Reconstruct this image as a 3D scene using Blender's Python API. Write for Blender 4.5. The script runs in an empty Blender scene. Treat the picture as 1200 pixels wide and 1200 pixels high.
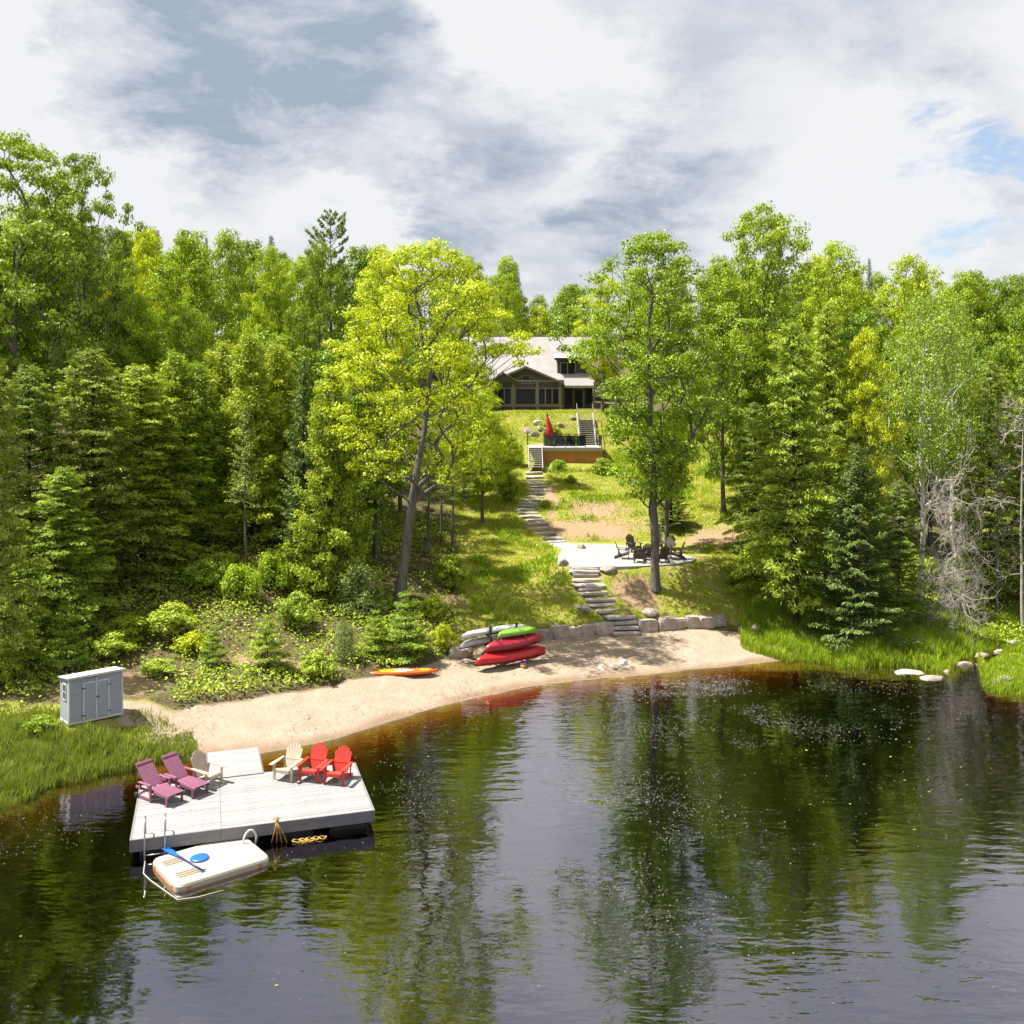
import bpy, math, random
import numpy as np
from mathutils import Vector, Matrix, Euler

# ------------------------------------------------------------------ camera, sky, sun, exposure
SC = bpy.context.scene
COL = SC.collection
F, HX, HY, CH = 1150.0, 600.0, 470.0, 12.5      # focal length in photo pixels, horizon point, camera height
cam_d = bpy.data.cameras.new('camera')
cam = bpy.data.objects.new('camera', cam_d)
COL.objects.link(cam)
cam.location = (0, 0, CH)
cam.rotation_euler = (math.radians(90), 0, 0)
cam_d.sensor_width = 36
cam_d.sensor_fit = 'HORIZONTAL'
cam_d.lens = F / 1200 * 36
cam_d.shift_y = -130 / 1200
cam_d.clip_end = 3000
SC.camera = cam

SUN_DIR = Vector((-0.50, 0.02, 1.0)).normalized()
sun_d = bpy.data.lights.new('sun', 'SUN')
sun_d.energy = 5.0
sun_d.angle = math.radians(0.55)
sun_d.color = (1.0, 0.95, 0.84)
sun = bpy.data.objects.new('sun', sun_d)
sun.rotation_euler = SUN_DIR.to_track_quat('Z', 'Y').to_euler()
COL.objects.link(sun)

world = bpy.data.worlds.new('World')
SC.world = world
world.use_nodes = True


def build_world():
    nt = world.node_tree
    for n in list(nt.nodes):
        nt.nodes.remove(n)
    N, L = nt.nodes.new, nt.links.new
    out = N('ShaderNodeOutputWorld')
    bg = N('ShaderNodeBackground')
    L(bg.outputs[0], out.inputs[0])
    sky = N('ShaderNodeTexSky')
    sky.sky_type = 'NISHITA'
    sky.sun_disc = False
    sky.sun_elevation = math.asin(SUN_DIR.z)
    sky.sun_rotation = math.atan2(SUN_DIR.x, SUN_DIR.y)
    tc = N('ShaderNodeTexCoord')

    def math_(op, a, b=None, c=None, clamp=False):
        m = N('ShaderNodeMath')
        m.operation = op
        m.use_clamp = clamp
        for i, v in enumerate((a, b, c)):
            if v is None:
                continue
            if isinstance(v, (int, float)):
                m.inputs[i].default_value = v
            else:
                L(v, m.inputs[i])
        return m.outputs[0]

    def vmath(op, a, b=None, s=None):
        m = N('ShaderNodeVectorMath')
        m.operation = op
        for i, v in enumerate((a, b)):
            if v is None:
                continue
            if isinstance(v, tuple):
                m.inputs[i].default_value = v
            else:
                L(v, m.inputs[i])
        if s is not None:
            if isinstance(s, (int, float)):
                m.inputs['Scale'].default_value = s
            else:
                L(s, m.inputs['Scale'])
        return m

    def noise(vec, scale, detail, rough, dist=0.0):
        n = N('ShaderNodeTexNoise')
        n.inputs['Scale'].default_value = scale
        n.inputs['Detail'].default_value = detail
        n.inputs['Roughness'].default_value = rough
        n.inputs['Distortion'].default_value = dist
        L(vec, n.inputs['Vector'])
        return n

    def ramp(v, lo, hi, a=0.0, b=1.0):
        m = N('ShaderNodeMapRange')
        m.interpolation_type = 'SMOOTHSTEP'
        m.inputs[1].default_value = lo
        m.inputs[2].default_value = hi
        m.inputs[3].default_value = a
        m.inputs[4].default_value = b
        L(v, m.inputs[0])
        return m.outputs[0]

    d = vmath('NORMALIZE', tc.outputs['Generated']).outputs[0]
    sep = N('ShaderNodeSeparateXYZ')
    L(d, sep.inputs[0])
    up = math_('ADD', math_('ABSOLUTE', sep.outputs[2]), 0.32)
    inv = math_('DIVIDE', 1.0, up)
    flat = vmath('SCALE', d, None, inv).outputs[0]          # clouds lie on a layer overhead
    # wispy warp of the direction for the cloud forms
    wn = noise(flat, 2.4, 10, 0.66)
    warp = vmath('SCALE', vmath('SUBTRACT', wn.outputs['Color'], (0.5, 0.5, 0.5)).outputs[0], None, 0.42).outputs[0]
    dw = vmath('NORMALIZE', vmath('ADD', d, warp).outputs[0]).outputs[0]

    def blob(px, py, inner, outer):
        c = Vector(((px - HX) / F, 1.0, (HY - py) / F)).normalized()
        dt = vmath('DOT_PRODUCT', dw, tuple(c)).outputs['Value']
        return ramp(dt, math.cos(math.radians(outer)), math.cos(math.radians(inner)))

    n1 = noise(flat, 1.7, 11, 0.62, 0.3).outputs['Fac']
    n2 = noise(vmath('ADD', flat, (7.3, 2.1, 0.4)).outputs[0], 4.2, 11, 0.64, 0.35).outputs['Fac']
    # cloud bases: large grey forms
    dark = math_('MULTIPLY', ramp(n1, 0.47, 0.66), 0.55)
    for px, py, a, b in ((300, 30, 3, 11), (420, 105, 1, 7), (640, 235, 2, 9), (530, 200, 0, 7), (900, 15, 3, 12), (800, 225, 0, 7), (180, 20, 1, 8)):
        dark = math_('ADD', dark, math_('MULTIPLY', blob(px, py, a, b), 0.58))
    for px, py, a, b in ((60, 120, 2, 9), (620, 90, 2, 10), (420, 210, 1, 6), (950, 190, 2, 9), (1060, 260, 1, 7)):
        dark = math_('SUBTRACT', dark, math_('MULTIPLY', blob(px, py, a, b), 0.5))
    dark = math_('MULTIPLY', dark, ramp(n2, 0.28, 0.68, 0.35, 1.10))
    dark = math_('MINIMUM', math_('MAXIMUM', dark, 0.0), 1.0)
    cm = N('ShaderNodeMix')
    cm.data_type = 'RGBA'
    cm.inputs['A'].default_value = (0.86, 0.87, 0.89, 1)
    cm.inputs['B'].default_value = (0.37, 0.445, 0.56, 1)
    L(dark, cm.inputs['Factor'])
    # gaps of blue
    gap = ramp(math_('ADD', n1, math_('MULTIPLY', math_('SUBTRACT', n2, 0.5), 0.5)), 0.22, 0.36, 0.9, 0.0)
    gap = math_('MAXIMUM', gap, math_('MULTIPLY', blob(1166, 172, 0.3, 4.2), ramp(n2, 0.44, 0.56, 0.85, 0.0)))
    blue = vmath('SCALE', sky.outputs[0], None, 0.18).outputs[0]
    sm = N('ShaderNodeMix')
    sm.data_type = 'RGBA'
    L(gap, sm.inputs['Factor'])
    L(cm.outputs['Result'], sm.inputs['A'])
    L(blue, sm.inputs['B'])
    L(sm.outputs['Result'], bg.inputs['Color'])
    bg.inputs['Strength'].default_value = 0.405


build_world()
SC.view_settings.view_transform = 'Standard'
SC.view_settings.look = 'None'
SC.view_settings.exposure = 1.34
SC.view_settings.gamma = 1.0
SC.render.engine = 'CYCLES'
cy = SC.cycles
cy.max_bounces = 7
cy.diffuse_bounces = 2
cy.glossy_bounces = 3
cy.transmission_bounces = 4
cy.transparent_max_bounces = 8
cy.caustics_reflective = False
cy.caustics_refractive = False
cy.sample_clamp_indirect = 6.0
cy.use_denoising = True
cy.use_adaptive_sampling = True
cy.adaptive_threshold = 0.015

# ------------------------------------------------------------------ helpers
RNG = np.random.default_rng(11)
random.seed(5)


def tag(o, label=None, cat=None, group=None, kind=None):
    for k, v in (('label', label), ('category', cat), ('group', group), ('kind', kind)):
        if v:
            o[k] = v
    return o


def link(o, parent=None):
    COL.objects.link(o)
    if parent is not None:
        o.parent = parent
    return o


def empty(name, loc=(0, 0, 0), rz=0.0, parent=None):
    o = bpy.data.objects.new(name, None)
    o.empty_display_size = 0.2
    o.location = loc
    o.rotation_euler = (0, 0, rz)
    return link(o, parent)


def mesh_np(name, V, quads=None, tris=None, mat=None, face_attr=None, vert_attr=None, smooth=False):
    me = bpy.data.meshes.new(name)
    V = np.asarray(V, np.float32).reshape(-1, 3)
    idx, starts, n = [], [], 0
    if quads is not None and len(quads):
        q = np.asarray(quads, np.int32).reshape(-1, 4)
        idx.append(q.ravel())
        starts.append(np.arange(len(q)) * 4)
        n += len(q) * 4
    if tris is not None and len(tris):
        t = np.asarray(tris, np.int32).reshape(-1, 3)
        idx.append(t.ravel())
        starts.append(np.arange(len(t)) * 3 + n)
    idx = np.concatenate(idx).astype(np.int32)
    starts = np.concatenate(starts).astype(np.int32)
    me.vertices.add(len(V))
    me.vertices.foreach_set('co', V.ravel())
    me.loops.add(len(idx))
    me.loops.foreach_set('vertex_index', idx)
    me.polygons.add(len(starts))
    me.polygons.foreach_set('loop_start', starts)
    me.update(calc_edges=True)
    me.polygons.foreach_set('use_smooth', np.full(len(starts), bool(smooth)))
    for k, v in (face_attr or {}).items():
        a = me.attributes.new(k, 'FLOAT', 'FACE')
        a.data.foreach_set('value', np.asarray(v, np.float32))
    for k, v in (vert_attr or {}).items():
        a = me.attributes.new(k, 'FLOAT', 'POINT')
        a.data.foreach_set('value', np.asarray(v, np.float32))
    if mat is not None:
        me.materials.append(mat)
    return me


def obj(name, me, parent=None, loc=(0, 0, 0), rot=(0, 0, 0), scale=(1, 1, 1)):
    o = bpy.data.objects.new(name, me)
    o.location = loc
    o.rotation_euler = rot
    o.scale = scale
    return link(o, parent)


def copy_tree(o, parent=None):
    c = o.copy()
    link(c, parent)
    for ch in list(o.children):
        copy_tree(ch, c)
    return c


_boxes = {}


def box_mesh(sx, sy, sz, mat, bev=0.0):
    key = (round(sx, 3), round(sy, 3), round(sz, 3), mat.name, bev)
    if key in _boxes:
        return _boxes[key]
    x, y, z = sx / 2, sy / 2, sz / 2
    b = min(bev, x * .9, y * .9, z * .9)
    if b <= 0:
        V = [(a, c, d) for d in (-z, z) for c in (-y, y) for a in (-x, x)]
        Q = [(0, 2, 3, 1), (4, 5, 7, 6), (0, 1, 5, 4), (2, 6, 7, 3), (0, 4, 6, 2), (1, 3, 7, 5)]
    else:
        V, Q = [], []
        ring = lambda X, Y, Z, c: [(X - c, -Y, Z), (X, -Y + c, Z), (X, Y - c, Z), (X - c, Y, Z), (-X + c, Y, Z), (-X, Y - c, Z), (-X, -Y + c, Z), (-X + c, -Y, Z)]
        V += ring(x - b, y - b, -z, b * .5) + ring(x, y, -z + b, b) + ring(x, y, z - b, b) + ring(x - b, y - b, z, b * .5)
        for k in range(3):
            for i in range(8):
                j = (i + 1) % 8
                Q.append((k * 8 + i, k * 8 + j, k * 8 + 8 + j, k * 8 + 8 + i))
        T = []
        for base, flip in ((0, True), (24, False)):
            for a, bb, c, d in ((0, 1, 2, 3), (3, 4, 7, 0), (4, 5, 6, 7)):
                q = (base + a, base + bb, base + c, base + d)
                Q.append(q[::-1] if flip else q)
    me = mesh_np('block', V, quads=Q, mat=mat)
    _boxes[key] = me
    return me


def box(name, size, loc, mat, parent=None, rot=(0, 0, 0), bev=0.0):
    return obj(name, box_mesh(*size, mat, bev), parent, loc, rot)


def bar(name, a, b, w, t, mat, parent=None, bev=0.0):
    """a rectangular bar from a to b; w is its width along the horizontal, t its thickness"""
    a, b = Vector(a), Vector(b)
    d = b - a
    o = box(name, (d.length, w, t), (a + b) / 2, mat, parent, bev=bev)
    o.rotation_euler = d.to_track_quat('X', 'Z').to_euler()
    return o


def prism_mesh(poly, t, mat, axis='Y'):
    """2D outline (x, z) extruded along Y by t, centred"""
    n = len(poly)
    V = [(x, -t / 2, z) for x, z in poly] + [(x, t / 2, z) for x, z in poly]
    if axis == 'Z':
        V = [(x, z, y) for x, y, z in V]
    me = bpy.data.meshes.new('outline')
    Fc = [tuple(range(n)), tuple(range(2 * n - 1, n - 1, -1))]
    for i in range(n):
        j = (i + 1) % n
        Fc.append((i, n + i, n + j, j))
    me.from_pydata(V, [], Fc)
    me.update()
    me.materials.append(mat)
    return me


def tube_mesh(pts, rad, mat, k=8, closed_ends=True, smooth=True):
    pts = np.asarray(pts, float)
    rad = np.broadcast_to(np.asarray(rad, float), (len(pts),))
    V, Q, T = [], [], []
    tan = np.gradient(pts, axis=0)
    tan /= np.linalg.norm(tan, axis=1)[:, None] + 1e-9
    ref = np.array([0, 0, 1.0]) if abs(tan[0][2]) < .9 else np.array([1.0, 0, 0])
    for i, (p, t) in enumerate(zip(pts, tan)):
        a = np.cross(t, ref)
        if np.linalg.norm(a) < 1e-4:
            a = np.cross(t, [0, 1.0, 0.1])
        a /= np.linalg.norm(a)
        b = np.cross(t, a)
        ref = np.cross(a, t) if True else ref
        for j in range(k):
            th = 2 * math.pi * j / k
            V.append(p + rad[i] * (math.cos(th) * a + math.sin(th) * b))
    for i in range(len(pts) - 1):
        for j in range(k):
            jj = (j + 1) % k
            Q.append((i * k + j, i * k + jj, i * k + k + jj, i * k + k + j))
    if closed_ends:
        V.append(pts[0]); V.append(pts[-1])
        e0, e1 = len(V) - 2, len(V) - 1
        for j in range(k):
            jj = (j + 1) % k
            T.append((e0, jj, j))
            m = (len(pts) - 1) * k
            T.append((e1, m + j, m + jj))
    return mesh_np('tube', V, quads=Q, tris=T, mat=mat, smooth=smooth)


def tube(name, pts, rad, mat, parent=None, k=8):
    return obj(name, tube_mesh(pts, rad, mat, k), parent)


# ------------------------------------------------------------------ noise for the ground
def _hash(ix, iy, s):
    h = (ix * 374761393 + iy * 668265263 + s * 1442695041) & 0xFFFFFFFF
    h = ((h ^ (h >> 13)) * 1274126177) & 0xFFFFFFFF
    return ((h ^ (h >> 16)) & 0xFFFF) / 65535.0


def vnoise(x, y, s=0):
    x, y = np.asarray(x, float), np.asarray(y, float)
    ix, iy = np.floor(x).astype(np.int64), np.floor(y).astype(np.int64)
    fx, fy = x - ix, y - iy
    fx, fy = fx * fx * (3 - 2 * fx), fy * fy * (3 - 2 * fy)
    a, b = _hash(ix, iy, s), _hash(ix + 1, iy, s)
    c, d = _hash(ix, iy + 1, s), _hash(ix + 1, iy + 1, s)
    return (a * (1 - fx) + b * fx) * (1 - fy) + (c * (1 - fx) + d * fx) * fy


def fbm(x, y, s=0, o=3):
    v, a, t = 0, .5, 0
    for i in range(o):
        v = v + a * vnoise(x * 2 ** i, y * 2 ** i, s + i)
        t += a
        a *= .5
    return v / t


def sstep(a, b, x):
    t = np.clip((x - a) / (b - a), 0, 1)
    return t * t * (3 - 2 * t)


# ------------------------------------------------------------------ terrain: profiles along sight lines from the lake
# columns: bearing (as photo x), shore distance, then (distance, height) of successive breaks of slope
PROF = [
    (-400, 26.0, (29, .5), (33, .8), (38, 1.3), (44, 3), (50, 4.5), (58, 6), (70, 8), (84, 10), (95, 11.5)),
    (0, 30.9, (32, .35), (35, .8), (39.7, 1.1), (46, 3), (52, 4.5), (60, 6), (70, 8), (84, 10), (95, 11.5)),
    (100, 32.8, (33.8, .4), (35, .85), (40.6, 1.25), (44, 2.2), (50, 4), (60, 6), (70, 8), (84, 10), (95, 11.5)),
    (165, 34.2, (35.6, .5), (36.6, .8), (41.5, 1.3), (45, 2.3), (51, 4.2), (59, 6), (70, 8), (84, 10), (95, 11.5)),
    (225, 34.6, (38.4, .55), (40.3, .9), (43, 1.5), (46, 2.6), (51, 4.5), (58, 5.8), (70, 8), (84, 10), (95, 11.5)),
    (300, 34.7, (39.5, .5), (41, .9), (44, 1.6), (47, 2.6), (52, 4.5), (59, 5.5), (70, 7.5), (84, 9.8), (95, 11.5)),
    (400, 36.4, (41.6, .5), (42.8, .9), (46, 1.5), (50, 2.5), (54, 3.5), (61, 4.8), (71, 6.8), (84, 9), (95, 11.5)),
    (480, 38.9, (43.9, .5), (44.8, .8), (47, 1.4), (50, 2.0), (56, 3.2), (64, 4.2), (73, 6.2), (84, 8.4), (95, 11.6)),
    (560, 41.3, (47.4, .5), (48.2, 1.0), (50.5, 1.7), (54, 2.5), (60, 3.3), (67, 4.4), (76, 6.1), (85, 8.2), (93, 11.5)),
    (620, 42.8, (49.3, .5), (49.7, 1.2), (51.5, 1.8), (55.0, 2.9), (61.5, 3.25), (67, 4.3), (77, 6.1), (86, 8.3), (91, 11.4)),
    (652, 43.4, (49.8, .5), (50.2, 1.22), (51.8, 1.8), (54.3, 3.24), (63.5, 3.27), (67.5, 4.25), (77, 6.15), (86.5, 8.3), (91, 11.4)),
    (690, 44.0, (50.2, .5), (50.6, 1.25), (52, 1.75), (54.2, 3.27), (63.8, 3.27), (68, 4.2), (77, 6.2), (87, 8.3), (91, 11.4)),
    (770, 45.0, (51.3, .5), (51.7, 1.25), (53.2, 2.1), (54.4, 3.27), (63.5, 3.27), (67, 4.1), (77, 6.2), (87, 8.4), (92, 11.4)),
    (850, 46.0, (51.8, .5), (52.4, 1.2), (54.5, 2.1), (56.6, 3.25), (63, 3.5), (69, 5), (77, 6.5), (87, 8.6), (93, 11.5)),
    (935, 47.6, (49.8, .4), (52, .9), (55, 1.6), (58, 2.4), (64, 3.8), (70, 5), (78, 6.5), (88, 9), (95, 11.5)),
    (1000, 46.7, (48, .35), (50, .7), (54, 1.3), (58, 2.2), (64, 3.5), (71, 5), (80, 6.5), (90, 9), (100, 11.5)),
    (1080, 45.8, (47, .28), (50, .5), (55, .9), (60, 1.6), (66, 2.8), (75, 4.5), (85, 6.5), (95, 9), (105, 11)),
    (1112, 46.2, (47.4, .12), (49.5, .3), (55, .8), (61, 1.4), (67, 2.6), (76, 4.3), (86, 6.2), (96, 8.8), (108, 10.5)),
    (1124, 47.6, (48.6, .10), (50.2, .3), (55.3, .8), (61, 1.4), (67, 2.6), (76, 4.3), (86, 6.2), (96, 8.8), (108, 10.5)),
    (1143, 49.0, (49.6, .06), (51.2, .3), (55.5, .8), (61.5, 1.4), (67.5, 2.5), (77, 4.2), (87, 6.1), (97, 8.6), (109, 10.2)),
    (1153, 43.2, (43.9, .15), (45.2, .15), (47.6, -.35), (50.6, .3), (62, 1.3), (78, 4), (88, 6), (98, 8.5), (110, 10)),
    (1200, 41.4, (42.4, .22), (48.6, .25), (51.4, -.30), (54.5, .4), (65, 1.4), (82, 4.3), (92, 6), (102, 8.2), (113, 10)),
    (1290, 41.0, (42.4, .25), (53, .3), (55, -.02), (58, .5), (68, 1.6), (84, 4.5), (94, 6), (104, 8), (115, 10)),
    (1700, 44.0, (48, .3), (54, .6), (60, 1.0), (66, 1.8), (74, 3.0), (84, 5), (94, 6), (104, 8), (115, 10)),
]
PX = np.array([p[0] for p in PROF], float)
KD = [np.full(len(PROF), 8.0), np.array([p[1] - 9 for p in PROF]), np.array([p[1] - 2.6 for p in PROF]), np.array([p[1] for p in PROF])]
KZ = [np.full(len(PROF), -3.6), np.full(len(PROF), -3.0), np.full(len(PROF), -.50), np.zeros(len(PROF))]
for k in range(2, 11):
    KD.append(np.array([p[k][0] for p in PROF]))
    KZ.append(np.array([p[k][1] for p in PROF]))
KD += [np.full(len(PROF), 135.0), np.full(len(PROF), 300.0)]
KZ += [np.full(len(PROF), 14.0), np.full(len(PROF), 25.0)]


# the two stone stairs: (photo x, photo y, distance)
LOW = [(734, 741, 50.4), (731, 733, 50.8), (728, 726, 51.1), (720, 717, 51.5), (706, 709, 51.9), (702, 702, 52.3), (696, 693, 52.7), (691, 687, 53.0), (689, 682, 53.3), (686, 674, 53.7), (685, 668, 54.02), (685, 665, 54.12)]
UPP = [(668, 644, 61.6), (659, 639, 62.6), (652, 634, 63.4), (642, 629, 64.3), (633, 622, 65.6), (629, 616, 66.8), (623, 610, 68.0), (617, 604, 69.2), (617, 598, 70.4), (620, 593, 71.5), (626, 588, 72.6), (631, 581, 74.0), (631, 574, 75.3), (629, 568, 76.5), (627, 560, 77.9), (626, 553, 79.2)]
LOW_D = np.array([p[2] for p in LOW])
LOW_X = np.array([(p[0] - HX) / F * p[2] for p in LOW])
LOW_Z = np.array([CH - (p[1] - HY) / F * p[2] for p in LOW])


def px_of(X, Y):
    return HX + F * np.asarray(X) / np.maximum(np.asarray(Y), 1.0)


def knot(k, X, Y):
    return np.interp(px_of(X, Y), PX, KD[k])


def terr(X, Y, rough=True):
    X, Y = np.asarray(X, float), np.asarray(Y, float)
    p = px_of(X, Y)
    z = np.full(np.broadcast(X, Y).shape, -3.6)
    prevD, prevZ = np.interp(p, PX, KD[0]), np.interp(p, PX, KZ[0])
    shore = np.interp(p, PX, KD[3])
    wob = (.25 + .85 * (1 - sstep(140, 190, p) * (1 - sstep(925, 960, p)))) * (fbm(X * .7, Y * .7, 131, 3) - .5) * 1.5 * (1 - sstep(2, 5, np.abs(Y - shore)))
    Y0 = Y
    Y = Y + wob
    for k in range(1, len(KD)):
        D, Z = np.interp(p, PX, KD[k]), np.interp(p, PX, KZ[k])
        t = np.clip((Y - prevD) / np.maximum(D - prevD, 1e-3), 0, 1)
        z = np.where(Y >= prevD, prevZ + (Z - prevZ) * t, z)
        prevD, prevZ = D, Z
    Y = Y0
    if rough:
        amp = .10 + .30 * sstep(36, 60, Y) * (1 - sstep(560, 620, p) * (1 - sstep(860, 960, p)))
        amp = amp * (.25 + .75 * sstep(2, 8, Y - shore)) * sstep(-1.5, 1.0, Y - shore + 0.3)
        z = z + amp * (fbm(X * .35, Y * .35, 3) - .5) * 1.6
    # the lower stair is cut into the bank
    cut = (1 - sstep(.85, 1.15, np.abs(X - np.interp(Y, LOW_D, LOW_X)))) * (Y > 49.8) * (Y < 54.3)
    z = z * (1 - cut) + np.minimum(z, np.interp(Y, LOW_D, LOW_Z) - .10) * cut
    return z


def T(x, y):
    return float(terr(np.array([x]), np.array([y]))[0])


def at(px, py, D):
    """the place seen in photo pixel (px, py) at distance D"""
    return Vector(((px - HX) / F * D, D, CH - (py - HY) / F * D))


def ground(px, py):
    """where the sight line through the photo pixel meets the ground"""
    D = np.arange(24, 200, .05)
    X = (px - HX) / F * D
    z = CH - (py - HY) / F * D
    hit = np.nonzero(z <= terr(X, D))[0]
    i = hit[0] if len(hit) else len(D) - 1
    return Vector((X[i], D[i], float(terr(X[i:i + 1], D[i:i + 1])[0])))


# ------------------------------------------------------------------ materials
def new_mat(name):
    m = bpy.data.materials.new(name)
    m.use_nodes = True
    nt = m.node_tree
    for n in list(nt.nodes):
        nt.nodes.remove(n)
    return m, nt


def mix_rgb(nt, fac, a, b):
    m = nt.nodes.new('ShaderNodeMix')
    m.data_type = 'RGBA'
    for s, v in (('Factor', fac), ('A', a), ('B', b)):
        if isinstance(v, (int, float)):
            m.inputs[s].default_value = v
        elif isinstance(v, tuple):
            m.inputs[s].default_value = (*v, 1) if len(v) == 3 else v
        else:
            nt.links.new(v, m.inputs[s])
    return m.outputs['Result']


def nz(nt, scale, detail=4, rough=.55, coord='Object', stretch=None, dist=0.0):
    tc = nt.nodes.new('ShaderNodeTexCoord')
    n = nt.nodes.new('ShaderNodeTexNoise')
    n.inputs['Scale'].default_value = scale
    n.inputs['Detail'].default_value = detail
    n.inputs['Roughness'].default_value = rough
    n.inputs['Distortion'].default_value = dist
    src = tc.outputs[coord]
    if stretch:
        mp = nt.nodes.new('ShaderNodeMapping')
        mp.inputs['Scale'].default_value = stretch
        nt.links.new(src, mp.inputs[0])
        src = mp.outputs[0]
    nt.links.new(src, n.inputs['Vector'])
    return n.outputs['Fac']


def rng_(nt, v, lo, hi, a=0.0, b=1.0):
    m = nt.nodes.new('ShaderNodeMapRange')
    m.inputs[1].default_value = lo
    m.inputs[2].default_value = hi
    m.inputs[3].default_value = a
    m.inputs[4].default_value = b
    nt.links.new(v, m.inputs[0])
    return m.outputs[0]


ALB = .72


def solid(name, c1, c2=None, scale=6.0, rough=.6, bump=0.0, bscale=40.0, stretch=None, metal=0.0, spec=.4, coord='Object', objvar=0.0, coat=0.0):
    m, nt = new_mat(name)
    o = nt.nodes.new('ShaderNodeOutputMaterial')
    b = nt.nodes.new('ShaderNodeBsdfPrincipled')
    nt.links.new(b.outputs[0], o.inputs[0])
    c2 = c2 or tuple(x * .8 for x in c1)
    c1, c2 = tuple(x * ALB for x in c1), tuple(x * ALB for x in c2)
    f = rng_(nt, nz(nt, scale, 5, .6, coord, stretch), .3, .7)
    col = mix_rgb(nt, f, c1, c2)
    if objvar:
        oi = nt.nodes.new('ShaderNodeObjectInfo')
        hs = nt.nodes.new('ShaderNodeHueSaturation')
        nt.links.new(rng_(nt, oi.outputs['Random'], 0, 1, 1 - objvar, 1 + objvar), hs.inputs['Value'])
        nt.links.new(col, hs.inputs['Color'])
        col = hs.outputs[0]
    nt.links.new(col, b.inputs['Base Color'])
    b.inputs['Roughness'].default_value = rough
    b.inputs['Metallic'].default_value = metal
    b.inputs['Specular IOR Level'].default_value = spec
    b.inputs['Coat Weight'].default_value = coat
    if bump:
        bp = nt.nodes.new('ShaderNodeBump')
        bp.inputs['Strength'].default_value = 1.0
        bp.inputs['Distance'].default_value = bump
        nt.links.new(nz(nt, bscale, 4, .6, coord, stretch), bp.inputs['Height'])
        nt.links.new(bp.outputs[0], b.inputs['Normal'])
    return m


def foliage(name, dark, light, trans=.38, objvar=.12, gloss=.03, tint=1.25):
    m, nt = new_mat(name)
    L = nt.links.new
    o = nt.nodes.new('ShaderNodeOutputMaterial')
    at_ = nt.nodes.new('ShaderNodeAttribute')
    at_.attribute_name = 'rnd'
    col = mix_rgb(nt, at_.outputs['Fac'], dark, light)
    oi = nt.nodes.new('ShaderNodeObjectInfo')
    hs = nt.nodes.new('ShaderNodeHueSaturation')
    L(rng_(nt, oi.outputs['Random'], 0, 1, 1 - objvar, 1 + objvar), hs.inputs['Value'])
    L(rng_(nt, oi.outputs['Random'], 0, 1, .5 + objvar * .10, .5 - objvar * .10), hs.inputs['Hue'])
    L(col, hs.inputs['Color'])
    d = nt.nodes.new('ShaderNodeBsdfDiffuse')
    t = nt.nodes.new('ShaderNodeBsdfTranslucent')
    g = nt.nodes.new('ShaderNodeBsdfGlossy')
    g.inputs['Roughness'].default_value = .45
    g.inputs['Color'].default_value = (.8, .85, .8, 1)
    L(hs.outputs[0], d.inputs['Color'])
    tm = nt.nodes.new('ShaderNodeVectorMath')
    tm.operation = 'MULTIPLY'
    tm.inputs[1].default_value = (1.08 * tint, 1.14 * tint, .40 * tint)
    L(hs.outputs[0], tm.inputs[0])
    L(tm.outputs[0], t.inputs['Color'])
    m1 = nt.nodes.new('ShaderNodeMixShader')
    m1.inputs[0].default_value = trans
    L(d.outputs[0], m1.inputs[1])
    L(t.outputs[0], m1.inputs[2])
    m2 = nt.nodes.new('ShaderNodeMixShader')
    m2.inputs[0].default_value = gloss
    L(m1.outputs[0], m2.inputs[1])
    L(g.outputs[0], m2.inputs[2])
    L(m2.outputs[0], o.inputs[0])
    return m


M = {}
M['leaf_yellow'] = foliage('leaf_yellow', (0.235, 0.315, 0.01), (0.5, 0.565, 0.015), 0.34)
M['leaf_green'] = foliage('leaf_green', (0.148, 0.225, 0.01), (0.375, 0.46, 0.017), 0.32)
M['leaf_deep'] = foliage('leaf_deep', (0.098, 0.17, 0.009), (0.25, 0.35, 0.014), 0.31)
M['leaf_ash'] = foliage('leaf_ash', (0.15, 0.22, 0.022), (0.37, 0.46, 0.05), 0.31)
M['leaf_birch'] = foliage('leaf_birch', (0.16, 0.245, 0.024), (0.35, 0.45, 0.048), 0.32)
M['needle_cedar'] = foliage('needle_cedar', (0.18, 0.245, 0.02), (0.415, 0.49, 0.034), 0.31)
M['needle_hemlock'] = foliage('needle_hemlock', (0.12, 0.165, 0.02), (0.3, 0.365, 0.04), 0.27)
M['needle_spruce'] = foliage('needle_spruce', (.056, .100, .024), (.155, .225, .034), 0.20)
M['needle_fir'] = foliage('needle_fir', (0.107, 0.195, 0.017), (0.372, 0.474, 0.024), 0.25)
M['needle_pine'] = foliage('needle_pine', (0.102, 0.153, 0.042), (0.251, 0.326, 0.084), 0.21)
M['grass_lush'] = foliage('grass_lush', (0.18, 0.27, 0.013), (0.41, 0.5, 0.022), 0.29)
M['grass_bank'] = foliage('grass_bank', (0.102, 0.163, 0.020), (0.270, 0.326, 0.051), 0.28)
M['grass_lawn'] = foliage('grass_lawn', (0.223, 0.279, 0.017), (0.428, 0.456, 0.039), 0.27)
M['undergrowth'] = foliage('undergrowth', (0.165, 0.245, 0.016), (0.43, 0.52, 0.045), 0.29)
M['dry_grass'] = foliage('dry_grass', (0.205, 0.177, 0.074), (0.372, 0.316, 0.149), 0.21)
M['bark'] = solid('bark', (.24, .215, .195), (.11, .095, .085), 5, .9, .02, 14, (1, 1, .25))
M['bark_dark'] = solid('bark_dark', (.075, .058, .046), (.035, .028, .023), 6, .9, .02, 14, (1, 1, .3))
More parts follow.
